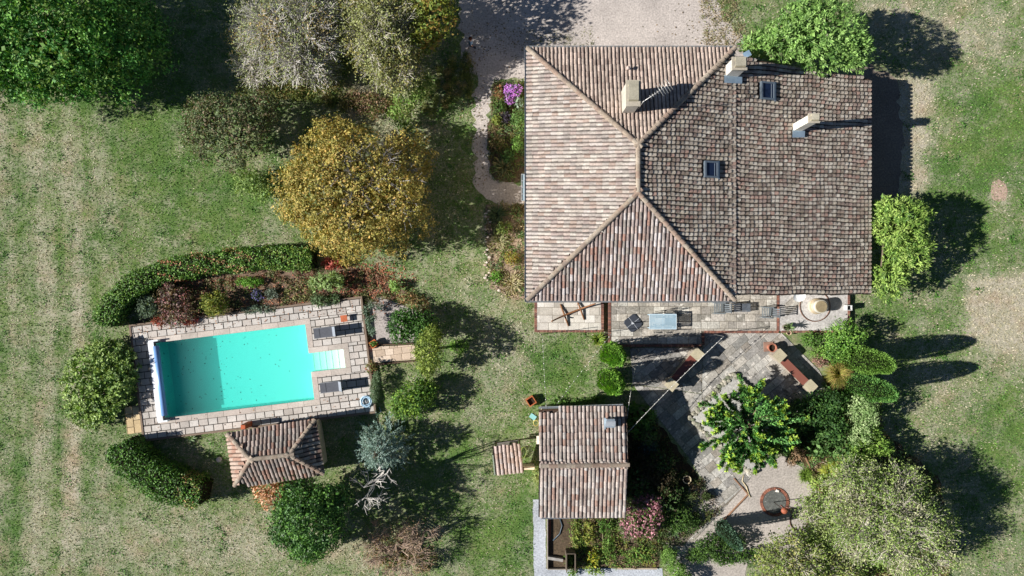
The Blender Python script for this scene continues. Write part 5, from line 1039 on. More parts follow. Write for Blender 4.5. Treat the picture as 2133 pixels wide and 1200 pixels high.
# garden left of the sunken patio (mostly in the outbuilding's shade)
plant('shrub', 'fresh green leafy shrub right of the outbuilding gutter', 'shrub', [(1338, 880, 30, .9, .8, 38), (1318, 850, 14, .6, .5)], [(66, 98, 40), (80, 112, 48)], leaf=.18, w=.1, cov=1.5, clump=.26, mode='rosette')
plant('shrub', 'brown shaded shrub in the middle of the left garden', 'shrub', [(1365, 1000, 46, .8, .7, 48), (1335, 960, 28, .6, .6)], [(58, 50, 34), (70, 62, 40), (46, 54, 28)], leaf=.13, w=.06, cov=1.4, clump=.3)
plant('shrub', 'blue grey shaded shrub beside the outbuilding wall', 'shrub', [(1350, 935, 24, .4, .4, 22)], [(72, 92, 92), (60, 80, 78)], leaf=.12, w=.05, cov=1.3, clump=.2)
plant('shrub', 'leafy dark shrub below the potted plants', 'shrub', [(1410, 1080, 36, .6, .6, 30), (1440, 1090, 26, .4, .4, 18)], [(62, 90, 38), (78, 104, 46), (50, 74, 32)], leaf=.13, w=.05, cov=1.5, clump=.26)
blades('sedge', 'dark strappy clump above the pink flowering shrub', 'plant', 1420, 1040, .3, 220, .9, .03, [(66, 84, 42), (84, 96, 56)], spread=.4)
blades('palm_sprout', 'star shaped green palm sprout near the pink shrub', 'plant', 1405, 1108, .4, 60, .7, .06, [(92, 116, 72), (74, 100, 58)], spread=.1)
plant('pink_viburnum', 'pink flowering shrub at the outbuilding corner', 'shrub', [(1335, 1078, 48, 1.1, .9, 46), (1350, 1045, 30, 1., .8, 26)], [(78, 96, 50), (92, 106, 60), (64, 84, 42)], leaf=.12, w=.07, cov=1.2, clump=.3, flowers=([(150, 104, 112), (164, 120, 128), (122, 80, 88)], .14, .12))
plant('shrub', 'pale green shrub tight against the outbuilding corner', 'shrub', [(1318, 1045, 16, .7, .6, 16)], [(104, 122, 76), (118, 136, 88)], leaf=.14, w=.08, cov=1.4, clump=.2)
plant('purple_sage', 'purple grey feathery plant in the kitchen garden', 'plant', [(1310, 1100, 22, .5, .45, 34)], [(104, 86, 88), (120, 100, 98), (88, 96, 62)], leaf=.1, w=.05, cov=1.3, clump=.2)
plant('dwarf_conifer', 'bright green clipped conifer row at the path end', 'shrub', [(1395, 1160, 18, .7, .6, 22), (1410, 1185, 20, .7, .6, 20), (1425, 1210, 22, .7, .6)], [(92, 122, 56), (76, 104, 46), (108, 138, 68)], leaf=.12, w=.04, cov=2, clump=.2)
plant('shrub', 'dark low shrub bank under the small gravel cypress', 'shrub', [(1480, 1140, 40, .6, .6, 30), (1525, 1128, 34, .6, .6, 24), (1560, 1158, 34, .5, .5, 18), (1450, 1158, 26, .4, .4, 18), (1510, 1165, 36, .4, .4, 14)], [(58, 84, 34), (72, 98, 40), (44, 66, 28)], leaf=.12, w=.06, cov=1.6, clump=.26)
column_tree('italian_cypress', 'small blue green cypress at the gravel clearing edge', 1497, 1090, 4.2, .42, [(84, 112, 90), (98, 126, 104), (68, 96, 74)])
blades('lily_clump', 'yellow green strappy clump at the terrace corner', 'plant', 1246, 708, .3, 150, .7, .05, [(132, 144, 56), (92, 118, 48), (112, 132, 60)], spread=.25)
for i, (x, y, lb_) in enumerate([(1165, 843, 'left'), (1240, 838, 'right'), (1205, 844, 'middle')]):
    plant('border_plant', f'low leafy border plants above the outbuilding gutter, {lb_} group', 'plant', [(x, y - 6, 22, .2, .22, 7)], [(86, 118, 52), (70, 98, 44)], leaf=.14, w=.05, cov=1.3, clump=.16)
plant('border_plant', 'pale strappy plants along the outbuilding west wall', 'plant', [(1116, 992, 8, .25, .25, 24)], [(124, 134, 84), (104, 118, 66)], leaf=.14, w=.05, cov=1.2, clump=.16)
# kitchen garden rows
for x, y, rx_, ry_, pal, lb_ in [(1200, 1115, 10, 34, [(96, 118, 56), (120, 128, 62)], 'mixed green seedling row beside bare soil in kitchen garden'), (1228, 1110, 15, 30, [(104, 116, 50), (120, 118, 58)], 'thin feathery yellow green vegetable row'),
                                 (1262, 1095, 16, 20, [(84, 116, 50), (70, 104, 46)], 'deep green vegetable patch by the outbuilding wall'), (1268, 1140, 16, 30, [(76, 104, 44), (92, 116, 52)], 'leafy green vegetable row next to the soil furrow'),
                                 (1235, 1165, 18, 22, [(128, 134, 46), (148, 142, 44), (88, 112, 44)], 'yellow flowering vegetable patch at the garden bottom'), (1186, 1165, 10, 18, [(84, 114, 50), (98, 124, 58)], 'climbing bean plant on the wooden frame'),
                                 (1330, 1155, 32, 20, [(96, 128, 56), (132, 138, 70), (80, 110, 48)], 'mixed leafy plants along the garden kerb'), (1192, 1192, 14, 9, [(88, 116, 52), (104, 128, 64)], 'bushy plant growing over the white gravel corner'),
                                 (1240, 1190, 22, 8, [(96, 122, 56), (112, 130, 64)], 'trailing plants spilling over the bottom kerb')]:
    plant('vegetable_row', lb_, 'vegetables', [(x, y, rx_, .25, .28, ry_)], pal, leaf=.12, w=.07, cov=1.0, clump=.16)

# low planting that covers the beds
def cover(name, label, poly, n, pal, h=.22, leaf=.12, w=.06, z=.0, nclump=None):
    q = wp(poly); xs = [a for a, b in q]; ys = [b for a, b in q]; nc = nclump or n // 40
    cx_ = rng.uniform(min(xs), max(xs), nc * 2); cy_ = rng.uniform(min(ys), max(ys), nc * 2); k = inpoly(cx_, cy_, q); cx_, cy_ = cx_[k], cy_[k]; nc = len(cx_); g = rng.integers(0, len(pal), nc)
    i = rng.integers(0, nc, n); r_ = rng.uniform(.12, .34, nc)[i]; t = rng.uniform(0, 6.28, n); d = rng.uniform(0, 1, n) ** .6
    P = np.stack([cx_[i] + np.cos(t) * d * r_, cy_[i] + np.sin(t) * d * r_, z + h * rng.uniform(.3, 1.3, nc)[i] * np.sqrt(1 - .8 * d * d) * rng.uniform(.5, 1, n)], 1)
    nrm = unit(rng.normal(0, .6, (n, 3)) + [0, 0, .7]); ax = unit(np.cross(nrm, rng.normal(0, 1, (n, 3))))
    o = link(name, leaf_mesh(name, P, ax * leaf * rng.uniform(.6, 1.4, (n, 1)), unit(np.cross(nrm, ax)) * w * .5, pick(pal, n, .15, g[i]), M_LEAF)); props(o, label, kind='stuff')
MIXC = [(72, 96, 44), (88, 110, 52), (58, 80, 38), (112, 112, 62), (98, 86, 60), (84, 104, 70)]
cover('ground_cover', 'mixed low plants filling the upper flower bed', BEDH, 6000, MIXC)
cover('ground_cover', 'sparse low plants in the stony lower flower bed', BEDH2, 4500, MIXC + [(138, 124, 96), (150, 138, 112)])
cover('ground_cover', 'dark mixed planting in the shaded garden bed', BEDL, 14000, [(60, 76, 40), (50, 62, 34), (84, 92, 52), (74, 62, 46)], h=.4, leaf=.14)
cover('ground_cover', 'mixed planting of the right garden bed', BEDR, 22000, [(84, 108, 48), (102, 122, 56), (66, 90, 40), (128, 124, 76), (118, 104, 80), (92, 118, 70)], h=.4, leaf=.15)
cover('ground_cover', 'thin planting along the pool bed', BEDP, 13000, [(84, 92, 56), (104, 104, 70), (70, 84, 46), (118, 92, 74)], h=.2)
cover('ground_cover', 'kitchen garden seedlings', [(1185, 1080), (1385, 1080), (1370, 1180), (1185, 1180)], 7000, [(92, 118, 52), (76, 102, 44), (124, 124, 60), (108, 96, 70)], h=.25)
cover('ground_cover', 'tall rough grass among the trees', [(560, 190), (760, 190), (900, 240), (980, 200), (990, 120), (940, 100), (860, 240), (700, 230)], 9000, [(96, 104, 52), (120, 112, 70), (78, 92, 44)], h=.25, leaf=.16, w=.04)
cover('ground_cover', 'low ivy in the shade around the diamond bed', [(1600, 930), (1700, 830), (1720, 860), (1650, 960)], 4000, [(48, 66, 36), (60, 78, 42)], h=.3)

plant('shrub', 'dark bushy plants crowding the patio corner under brush tree', 'shrub', [(1640, 905, 34, .7, .6, 26), (1665, 880, 28, .8, .7, 24), (1628, 935, 22, .5, .4, 16)], [(54, 80, 38), (68, 94, 46), (84, 104, 56)], leaf=.14, w=.08, cov=1.5, clump=.26)
plant('shrub', 'green bush between the two lower locust trees', 'shrub', [(1700, 1120, 36, .9, .7, 34), (1745, 1165, 40, 1.0, .8, 28)], [(92, 120, 56), (108, 134, 66), (78, 104, 46)], leaf=.14, w=.08, cov=1.3, clump=.3)
plant('shrub', 'feathery pale green growth around the iron hoop', 'shrub', [(1705, 1010, 28, .5, .5, 26), (1690, 1050, 18, .4, .4, 22)], [(124, 142, 66), (138, 152, 84), (104, 126, 58)], leaf=.13, w=.06, cov=1.0, clump=.24)
plant('shrub', 'dark evergreen mass along the outbuilding east wall', 'shrub', [(1330, 1010, 26, .9, .8, 40), (1390, 1040, 34, .8, .7, 36), (1375, 960, 30, .7, .6, 30), (1350, 900, 26, .9, .8, 30)], [(52, 74, 38), (64, 88, 44), (60, 56, 40)], leaf=.15, w=.08, cov=1.4, clump=.3)

cover('ground_cover', 'dry weeds along the worn edge of the gravel yard', [(1455, -20), (1535, -20), (1560, 110), (1470, 104)], 3500, [(122, 112, 84), (104, 108, 66), (140, 126, 102)], h=.1, leaf=.1, w=.04, nclump=160)
cover('ground_cover', 'small weeds on the gravel yard before the north eave', [(1085, 66), (1235, 60), (1235, 98), (1100, 98)], 700, [(92, 98, 58), (108, 108, 70)], h=.06, leaf=.08, w=.035, nclump=60)
# ------------------------------------------------------------------ garden objects
def root_at(name, px, py, z, label, cat, rz=0, group=None):
    c = W(px, py, z); return empty(name, (c.x, c.y, z), label, cat, group, rz)
# sun loungers
def lounger(px, py, label):
    r_ = root_at('sun_lounger', px, py, .3, label, 'sun lounger', POOL_A, 'grey sun loungers on the pool deck')
    gm = (96, 98, 102)
    for s_ in (-1, 1):
        m = MB(); m.tube([(-.95, s_ * .32, .3), (.35, s_ * .32, .3), (.55, s_ * .32, .3)], .022, gm, 6); m.build('side_rail', M_PAINT, r_)
        for x in (-.8, .5):
            m = MB(); m.tube([(x, s_ * .32, .3), (x, s_ * .34, .0)], .02, gm, 6); m.build('leg', M_PAINT, r_)
    m = MB(); m.box((-.32, 0, .31), (1.2, .6, .02), (88, 90, 96)); m.box((-.55, 0, .325), (.02, .6, .012), (70, 72, 76)); m.build('seat', M_CLOTH, r_)
    m = MB(); Mx = Matrix.Translation((.28, 0, .32)) @ Matrix.Rotation(-R(62), 4, 'Y'); m.box((.35, 0, 0), (.72, .6, .02), (128, 134, 142), M=Mx); bk = m.build('backrest', M_CLOTH, r_)
    for s_ in (-1, 1):
        m = MB(); m.tube([Mx @ Vector((0, s_ * .31, -.01)), Mx @ Vector((.74, s_ * .31, -.01))], .02, gm, 6); m.build('back_frame', M_PAINT, bk)
        m = MB(); m.tube([Mx @ Vector((.5, s_ * .29, -.02)), (.9, s_ * .29, .02)], .014, gm, 6); m.build('strut', M_PAINT, bk)
lounger(686, 691, 'grey sun lounger on the deck above the pool steps')
lounger(699, 804, 'grey sun lounger on the deck below the pool steps')
st = root_at('side_table', 719, 663, .3, 'small square terracotta coloured stool on the deck', 'stool', POOL_A)
m = MB(); m.box((0, 0, .33), (.42, .42, .035), (170, 92, 58)); m.build('seat', M_WOOD, st)
for a in (-1, 1):
    for b_ in (-1, 1): m = MB(); m.box((a * .17, b_ * .17, .16), (.035, .035, .31), (150, 80, 52)); m.build('leg', M_WOOD, st)
# coiled hose on the deck
m = MB()
c = W(763, 836, .34); pts = []
for i in range(150):
    t = i * .3; r_ = .20 + .17 * abs(math.sin(i * .11)) + rnd.uniform(-.01, .01); pts.append((c.x + r_ * math.cos(t), c.y + r_ * math.sin(t), .33 + .0012 * i))
tail = [W(770, 848, .34), W(775, 860, .05), W(785, 864, .03), W(794, 858, .03), W(790, 848, .03)]
pts += [tuple(q) for q in tail]
m.tube(pts, .022, (176, 206, 226), 5); ho = m.build('pool_hose', M_PLASTIC); props(ho, 'coiled pale blue pool hose at the deck corner', 'hose')
# flower pots, lights on deck edge
def pot(px, py, z, r_, h, label, col=(166, 96, 66), plantpal=None, cat='flower pot', square=False, soil=(50, 40, 32)):
    root = root_at('flower_pot', px, py, z, label, cat, rnd.uniform(0, 1) if not square else R(33)); m = MB()
    if square:
        for s_ in (-1, 1): m.box((s_ * r_, 0, h / 2), (.05, 2 * r_ - .05, h), col); m.box((0, s_ * r_, h / 2), (2 * r_ + .05, .05, h), col)
    else: m.lathe((0, 0, 0), [(r_ * .62, 0), (r_ * .9, h * .82), (r_ * 1.05, h * .82), (r_ * 1.05, h), (r_ * .86, h), (r_ * .8, h * .8)], col, 20)
    m.build('pot', M_BRICK if col[0] > 140 else M_STONE, root); m = MB()
    if square: m.box((0, 0, h * .55), (2 * r_ - .06, 2 * r_ - .06, .03), soil)
    else: m.lathe((0, 0, 0), [(.001, h * .78), (r_ * .82, h * .78)], soil, 16)
    m.build('soil', M_SOIL, root)
    if plantpal:
        P, A, S, C = crown([((0, 0, h + r_ * .3), r_ * 1.0, r_ * 1.0, r_ * .7)], plantpal, leaf=.12, w=.05, cov=1.1, clump=.1); link('foliage', leaf_mesh('foliage', P, A, S, C, M_LEAF), root)
    return root
pot(1602, 723, .0, .27, .62, 'terracotta urn on a square base beside the wall pier', (160, 104, 84))
q = W(1600, 722); m = MB(); m.box((q.x, q.y, .05), (.62, .62, .1), (132, 104, 90), rz=.05); props(m.build('plinth', M_BRICK), 'square brick plinth under the terracotta urn', 'plinth')
pot(1633, 681, .3, .2, .4, 'potted palm leaning at the gravel terrace edge', (120, 112, 100))
blades('potted_palm', 'small spiky palm growing from the grey pot', 'plant', 1643, 681, .7, 40, .75, .05, [(86, 108, 66), (104, 122, 80)], spread=.05, base=.62)
pot(1640, 693, .05, .15, .3, 'small pale clay pot below the potted palm', (200, 176, 146))
pot(1428, 996, .0, .26, .4, 'pale rimmed pot in the shaded garden', (186, 170, 140))
pot(1466, 1029, .0, .30, .42, 'dark round pot standing on the sunny slabs', (60, 54, 50), [(52, 66, 34), (64, 76, 40)])
pot(1106, 834, .0, .24, .42, 'square terracotta planter on the lawn', (172, 100, 62), square=True)
pot(779, 716, .2, .2, .2, 'square orange planter at the deck and path corner', (186, 104, 62), [(92, 118, 56)], square=True)
for i, (x, y, w_, lb_) in enumerate([(513, 889, .2, 'lantern on the deck edge left of pool house ridge'), (645, 870, .2, 'lantern on the deck edge above pool house corner')]):
    r_ = root_at('garden_lantern', x, y, .3, 'small ' + lb_, 'lantern'); m = MB(); m.lathe((0, 0, 0), [(.1, 0), (.1, .04), (.05, .06), (.05, .3), (.1, .32), (.12, .45), (.14, .46), (.02, .55)], (92, 96, 100), 12); m.build('lantern_body', M_PAINT, r_)
q = W(457, 957); m = MB(); m.lathe((q.x, q.y, 0), [(.17, 0), (.17, .1), (.001, .12)], (176, 168, 160), 14); props(m.build('concrete_cap', M_STONE), 'small round concrete cap in the grass by the pool house', 'cap')
# hammock stand: curved beam on two cross feet
hm = root_at('hammock_stand', 1192, 650, .3, 'curved wooden hammock stand with crossed feet, no hammock', 'hammock stand', R(22)); wd = (128, 88, 58)
m = MB(); m.tube([(-1.5 + 3. * i / 16, .0, .14 + .75 * (abs(i / 8 - 1)) ** 2.4) for i in range(17)], [.04 + .025 * (1 - abs(i / 8 - 1)) for i in range(17)], wd, 8); m.build('curved_beam', M_WOOD, hm)
for s_ in (-1, 1):
    m = MB(); m.tube([(s_ * .55 - .02, -.75, .04), (s_ * .55, 0, .16), (s_ * .55 + .02, .75, .04)], [.045, .06, .045], wd, 8); m.build('foot', M_WOOD, hm)
    m = MB(); m.tube([(s_ * 1.15, 0, .5), (s_ * .6, 0, .22)], .02, (160, 120, 84), 6); m.build('brace', M_WOOD, hm)
# parasol base
pb = root_at('parasol_base', 1318, 673, .3, 'dark square parasol base of four slabs on the terrace', 'parasol base', R(38))
for a in (-1, 1):
    for b_ in (-1, 1):
        mm = MB(); x0, x1 = (.02, .46); pol = [(a * x0, b_ * x0), (a * x1, b_ * x0), (a * x1, b_ * (x1 - .1)), (a * (x1 - .1), b_ * x1), (a * x0, b_ * x1)]; mm.prism(pol, .02, .09, (58, 62, 70), bevel=.012); mm.build('weight_slab', M_PAINT, pb)
m = MB(); m.box((0, 0, .06), (.98, .03, .04), (206, 210, 214)); m.box((0, 0, .061), (.03, .98, .04), (206, 210, 214)); m.build('cross_frame', M_ZINC, pb)
m = MB(); m.tube([(0, 0, .06), (0, 0, .5)], .03, (190, 194, 200), 10); m.lathe((0, 0, 0), [(.1, .09), (.06, .16), (.03, .2)], (180, 184, 190), 14); m.build('tube', M_ZINC, pb)
# dining table and chairs
tb = root_at('dining_table', 1381, 670, 1.05, 'pale blue slatted metal dining table on the main terrace', 'dining table'); tb.location.z = .3
bl = (158, 184, 198)
for i in range(13): m = MB(); m.box((0, -.44 + .88 * i / 12, .74), (1.66, .055, .02), bl); m.build('slat', M_PAINT, tb)
m = MB(); m.box((0, .475, .735), (1.72, .03, .04), (196, 210, 218)); m.box((0, -.475, .735), (1.72, .03, .04), (196, 210, 218)); m.box((.85, 0, .735), (.03, .92, .04), (196, 210, 218)); m.box((-.85, 0, .735), (.03, .92, .04), (196, 210, 218)); m.box((0, 0, .72), (.03, .92, .02), bl); m.build('frame', M_PAINT, tb)
for a in (-1, 1):
    for b_ in (-1, 1): m = MB(); m.box((a * .8, b_ * .42, .36), (.05, .05, .71), bl); m.build('leg', M_PAINT, tb)
def metal_chair(px, py, rz, label):
    r_ = root_at('metal_chair', px, py, .75, label, 'chair', rz, 'slatted metal chairs around the dining table'); r_.location.z = .3; cg = (140, 136, 126)
    for i in range(6): m = MB(); m.box((0, -.17 + .068 * i, .44), (.42, .045, .015), cg); m.build('seat_slat', M_PAINT, r_)
    m = MB(); m.tube([(-.21, -.2, .44), (-.21, .2, .44), (-.2, .27, .86), (.2, .27, .86), (.21, .2, .44), (.21, -.2, .44)], .014, cg, 6); m.build('back_frame', M_PAINT, r_)
    for i in range(4): m = MB(); m.box((0, .23 + .01 * i, .55 + .08 * i), (.38, .012, .04), cg); m.build('back_slat', M_PAINT, r_)
    for a in (-1, 1):
        for b_ in (-1, 1): m = MB(); m.tube([(a * .2, b_ * .19, .44), (a * .22, b_ * .22, 0)], .014, cg, 6); m.build('leg', M_PAINT, r_)
metal_chair(1373, 656, 0, 'metal chair at the left of the table side nearest house')
metal_chair(1394, 656, 0, 'metal chair at the right of the table side nearest house')
metal_chair(1371, 684, math.pi, 'metal chair at the left of the table side facing patio')
metal_chair(1392, 684, math.pi, 'metal chair at the right of the table side facing patio')
# wooden armchairs and low table
def armchair(px, py, label, rz=0):
    r_ = root_at('slatted_armchair', px, py, .7, label, 'armchair', rz, 'grey slatted wooden armchairs on the terrace'); r_.location.z = .3; g = (112, 118, 120)
    for i in range(6): m = MB(); m.box((-.28 + .11 * i, 0, .36 - .012 * i), (.062, .58, .02), g); m.build('seat_slat', M_WOOD, r_)
    for i in range(5): m = MB(); Mx = Matrix.Translation((.36, 0, .34)) @ Matrix.Rotation(R(24), 4, 'Y'); m.box((0, -.24 + .12 * i, .32), (.02, .07, .6), (96, 102, 106), M=Mx); m.build('back_slat', M_WOOD, r_)
    m = MB(); Mx = Matrix.Translation((.36, 0, .34)) @ Matrix.Rotation(R(24), 4, 'Y'); m.box((0, 0, .64), (.04, .64, .05), (86, 92, 96), M=Mx); m.build('top_rail', M_WOOD, r_)
    for s_ in (-1, 1):
        m = MB(); m.box((0, s_ * .33, .58), (.72, .075, .03), g); m.build('armrest', M_WOOD, r_)
        for x in (-.3, .32): m = MB(); m.box((x, s_ * .33, .28), (.05, .045, .56), g); m.build('leg', M_WOOD, r_)
armchair(1498, 642, 'grey slatted armchair left of the low grey table')
armchair(1598, 651, 'grey slatted armchair right of the low grey table', R(-3))
lt2 = root_at('low_table', 1546, 641, .7, 'low grey slatted garden table between the two armchairs', 'table'); lt2.location.z = .3
for i in range(9): m = MB(); m.box((0, -.24 + .06 * i, .42), (1.05, .045, .02), (92, 98, 106)); m.build('slat', M_WOOD, lt2)
for a in (-1, 1):
    m = MB(); m.box((a * .45, 0, .4), (.05, .5, .03), (84, 90, 96)); m.build('rail', M_WOOD, lt2)
    for b_ in (-1, 1): m = MB(); m.box((a * .46, b_ * .22, .2), (.045, .045, .4), (84, 90, 96)); m.build('leg', M_WOOD, lt2)
# well
wl = root_at('stone_well', 1699, 638, .3, 'round stone well head with wooden lid on the gravel terrace', 'well')
m = MB(); m.lathe((0, 0, 0), [(.52, 0), (.50, .22), (.42, .28), (.40, .62), (.43, .66), (.43, .80), (.36, .82)], (205, 190, 160), 28, cols=[(170, 162, 146), (160, 144, 118), (168, 158, 140), (186, 182, 170), (190, 186, 174), (170, 164, 148)]); m.build('shaft', M_STONE, wl)
m = MB(); m.lathe((0, 0, 0), [(.001, .84), (.36, .84), (.37, .80)], (138, 124, 96), 28); m.build('lid', M_WOOD, wl)
m = MB(); m.tube([(.98 * math.cos(t * .196) - .05, .98 * math.sin(t * .196) , .02) for t in range(32)], .03, (110, 78, 62), 6, closed=True); m.build('iron_ring', M_PAINT, wl)
bxr = root_at('square_planter', 1763, 641, .3, 'small grey square box on the brick terrace edge', 'planter box'); m = MB()
for s_ in (-1, 1): m.box((s_ * .15, 0, .22), (.04, .34, .44), (176, 176, 174)); m.box((0, s_ * .15, .22), (.26, .04, .44), (176, 176, 174))
m.box((0, 0, .1), (.26, .26, .02), (40, 40, 42)); m.build('box', M_STONE, bxr)
# millstone circle with pole lamp
mc = root_at('stone_circle', 1613, 1045, 0, 'round grey disc ringed with red bricks in the gravel', 'paved circle')
m = MB(); m.lathe((0, 0, 0), [(.001, .05), (.74, .05), (.76, .0)], (96, 98, 94), 40); m.build('disc', M_GRAVEL, mc)
for i in range(44):
    a = 2 * math.pi * i / 44; m = MB(); m.box((0, 0, .03), (.17, .115, .07), rnd.choice([(128, 82, 66), (142, 94, 76), (112, 76, 64)])); o = m.build('brick', M_BRICK, mc, (.86 * math.cos(a), .86 * math.sin(a), 0)); o.rotation_euler = (0, 0, a)
pl = root_at('pole_lamp', 1612, 1046, .05, 'thin garden pole lamp with round head beside the disc', 'lamp')
m = MB(); m.tube([(0, 0, 0), (0, 0, 1.5)], .025, (60, 50, 46), 8); m.build('pole', M_PAINT, pl); m = MB(); m.lathe((0, 0, 1.5), [(.001, 0), (.12, .04), (.2, .18), (.2, .26), (.12, .38), (.001, .42)], (150, 84, 60), 14); m.build('lamp_head', M_PAINT, pl)
m = MB(); q = W(1636, 1058); m.tube([(q.x - .35, q.y + .2, .06), (q.x - .1, q.y - .05, .1), (q.x + .2, q.y - .1, .1), (q.x + .38, q.y - .35, .08), (q.x + .3, q.y + .0, .14), (q.x, q.y + .08, .12)], .025, (112, 62, 44), 6); props(m.build('rusty_chain', M_PAINT), 'twisted rusty iron piece lying over the brick ring', 'iron scrap')
hp = W(1663, 1086); m = MB(); m.tube([(hp.x + .57 * math.cos(t * .262), hp.y + .57 * math.sin(t * .262), .05) for t in range(24)], .03, (84, 56, 46), 6, closed=True); props(m.build('iron_hoop', M_PAINT), 'rusty iron hoop lying on the gravel by the locust tree', 'hoop')
for (a, b_, lb_) in (((1528, 996), (1557, 1029), 'upper timber edging plank meeting at the gravel corner'), ((1557, 1030), (1500, 1090), 'lower timber edging plank between slabs and gravel'), ((1676, 950), (1712, 1030), 'thin timber plank along the gravel and shrub edge')):
    p, q = W(*a), W(*b_); d = q - p; m = MB(); m.box(((p.x + q.x) / 2, (p.y + q.y) / 2, .04), (d.length, .07, .1), (142, 108, 84), rz=math.atan2(d.y, d.x)); props(m.build('timber_edging', M_WOOD), lb_, 'plank')
m = MB(); m.tube([W(1549, 990, .04), W(1546, 1002, .05), W(1555, 1014, .05), W(1560, 1030, .05), W(1563, 1036, .05)], .03, (196, 178, 140), 6); props(m.build('garden_hose', M_PLASTIC), 'short beige hose lying at the plank corner', 'hose')
q = W(1618, 1022); m = MB(); m.prism([(q.x - .12, q.y - .05), (q.x + .1, q.y - .08), (q.x + .13, q.y + .06), (q.x - .05, q.y + .1)], .05, .16, (206, 200, 190), bevel=.03); props(m.build('white_stone', M_STONE), 'small white stone on the grey disc', 'stone')
# festoon cables
def cable(label, a, b_, z0, z1, sag, nb, thick=.014, col=(220, 218, 210)):
    p, q = W(*a, z0), W(*b_, z1); root = empty('festoon_cable', (p.x, p.y, 0), label, 'string lights', 'strings of small garden lights'); o = Vector((p.x, p.y, 0))
    f_ = lambda t: p.lerp(q, t) - Vector((0, 0, sag * 4 * t * (1 - t))) - o
    m = MB(); m.tube([f_(i / 14) for i in range(15)], thick, col, 5); m.build('wire', M_PLASTIC, root)
    for i in range(nb):
        c = f_((i + .5) / nb); m = MB(); m.lathe(c, [(.01, .02), (.02, 0), (.032, -.04), (.02, -.07), (.001, -.075)], (232, 230, 220), 8); m.build('bulb', M_PLASTIC, root)
    for pt, on in ((p, 1), (q, 0)):
        if on: m = MB(); m.tube([(pt.x - o.x, pt.y - o.y, 0), (pt.x - o.x, pt.y - o.y, pt.z)], .02, (90, 90, 88), 6); m.build('post', M_PAINT, root)
cable('string of white bulbs crossing the sunken patio diagonally', (1508, 701), (1306, 903), 2.6, 2.6, .3, 22, .014, (190, 188, 182))
cable('thin light string over the left of the small lawn', (1130, 702), (1138, 852), 2.6, 2.6, .2, 12, .005, (150, 148, 140))
cable('thin light string crossing the lawn from the terrace corner', (1273, 697), (1160, 842), 2.6, 2.6, .2, 14, .005, (150, 148, 140))
cable('short light string from the thuja to the outbuilding', (1323, 768), (1306, 872), 2.6, 2.6, .15, 8, .010, (180, 178, 170))
# small things by the outbuilding
bo = root_at('painted_board', 1110, 868, .0, 'turquoise painted board lying in the grass by outbuilding', 'board', R(-35)); m = MB(); m.box((0, 0, .05), (.42, .3, .04), (132, 186, 186)); m.build('board', M_PAINT, bo)
hs = W(1118, 883, 1.0); m = MB(); m.tube([(hs.x + .16 * math.cos(t * .5) - .04, hs.y + .18 * math.sin(t * .5), .6 + .004 * t) for t in range(50)], .02, (186, 176, 96), 5); props(m.build('hose_reel', M_PLASTIC), 'yellow hose coil hanging at the outbuilding corner', 'hose')
hs = W(1090, 944, .3); m = MB(); m.tube([(hs.x + .2 * math.cos(t * .4), hs.y + .36 * math.sin(t * .4 + .3), .06 + .004 * t) for t in range(50)], .02, (122, 132, 60), 5); props(m.build('garden_hose', M_PLASTIC), 'green hose coil beside the tiny shelter', 'hose')
m = MB(); m.tube([W(1152, 1076, .05), W(1166, 1080, .06), W(1171, 1095, .06), W(1166, 1112, .06), W(1152, 1126, .05)], .035, (60, 76, 88), 6); props(m.build('garden_hose', M_PLASTIC), 'dark blue hose curving over the bare soil', 'hose')
for (a, b_, w_, h_, lb_, col) in (((1140, 1074), (1140, 1182), .06, .25, 'long board edging left of the kitchen garden', (150, 140, 128)), ((1145, 1078), (1145, 1126), .12, .08, 'reddish plank lying along the kitchen garden soil', (132, 72, 54)), ((1140, 1183), (1205, 1183), .06, .25, 'board edging below the kitchen garden frame', (140, 132, 120)),
                               ((1141, 1159), (1172, 1164), .18, .3, 'grey weathered board closing the compost corner', (150, 146, 140)), ((1214, 1092), (1214, 1128), .04, .1, 'thin stake row dividing the vegetables', (170, 160, 140)), ((1255, 1105), (1255, 1140), .03, .1, 'thin batten beside the green vegetables', (160, 150, 120)), ((1286, 1183), (1368, 1183), .1, .14, 'stone kerb below the leafy garden plants', (160, 146, 126))):
    p, q = W(*a), W(*b_); d = q - p; m = MB(); m.box(((p.x + q.x) / 2, (p.y + q.y) / 2, h_ / 2), (d.length, w_, h_), col, rz=math.atan2(d.y, d.x)); props(m.build('edging_board', M_WOOD), lb_, 'board')
fr_ = root_at('wooden_frame', 1187, 1162, 0, 'open wooden plant frame in the kitchen garden corner', 'plant frame')
for x in (-.28, .28):
    m = MB(); m.box((x, 0, .45), (.05, 1.2, .9), (92, 82, 70)); m.build('side_board', M_WOOD, fr_)
m = MB(); m.box((0, .6, .45), (.56, .05, .9), (92, 82, 70)); m.build('end_board', M_WOOD, fr_)
# timber trestle near the tan shrub, with an A-frame
tr_ = root_at('timber_trestle', 858, 1108, 0, 'slatted timber rack half hidden by the leafless tan shrub', 'rack', R(-32)); wc2 = (128, 116, 92)
for i in range(4): m = MB(); m.box((0, -.3 + .2 * i, .9), (1.4, .1, .05), wc2); m.build('slat', M_WOOD, tr_)
for a in (-1, 1):
    m = MB(); m.box((a * .65, 0, .82), (.08, .9, .07), wc2); m.build('cross_beam', M_WOOD, tr_)
    for b_ in (-1, 1): m = MB(); m.tube([(a * .65, b_ * .4, .85), (a * .7, b_ * .7, 0)], .045, wc2, 6); m.build('leg', M_WOOD, tr_)
m = MB(); m.tube([(-.6, .45, .9), (-.1, .5, 2.3), (.5, .45, .9)], .04, wc2, 6); m.tube([(-.1, .5, 2.3), (-.1, -.5, .9)], .04, wc2, 6); m.build('a_frame', M_WOOD, tr_)
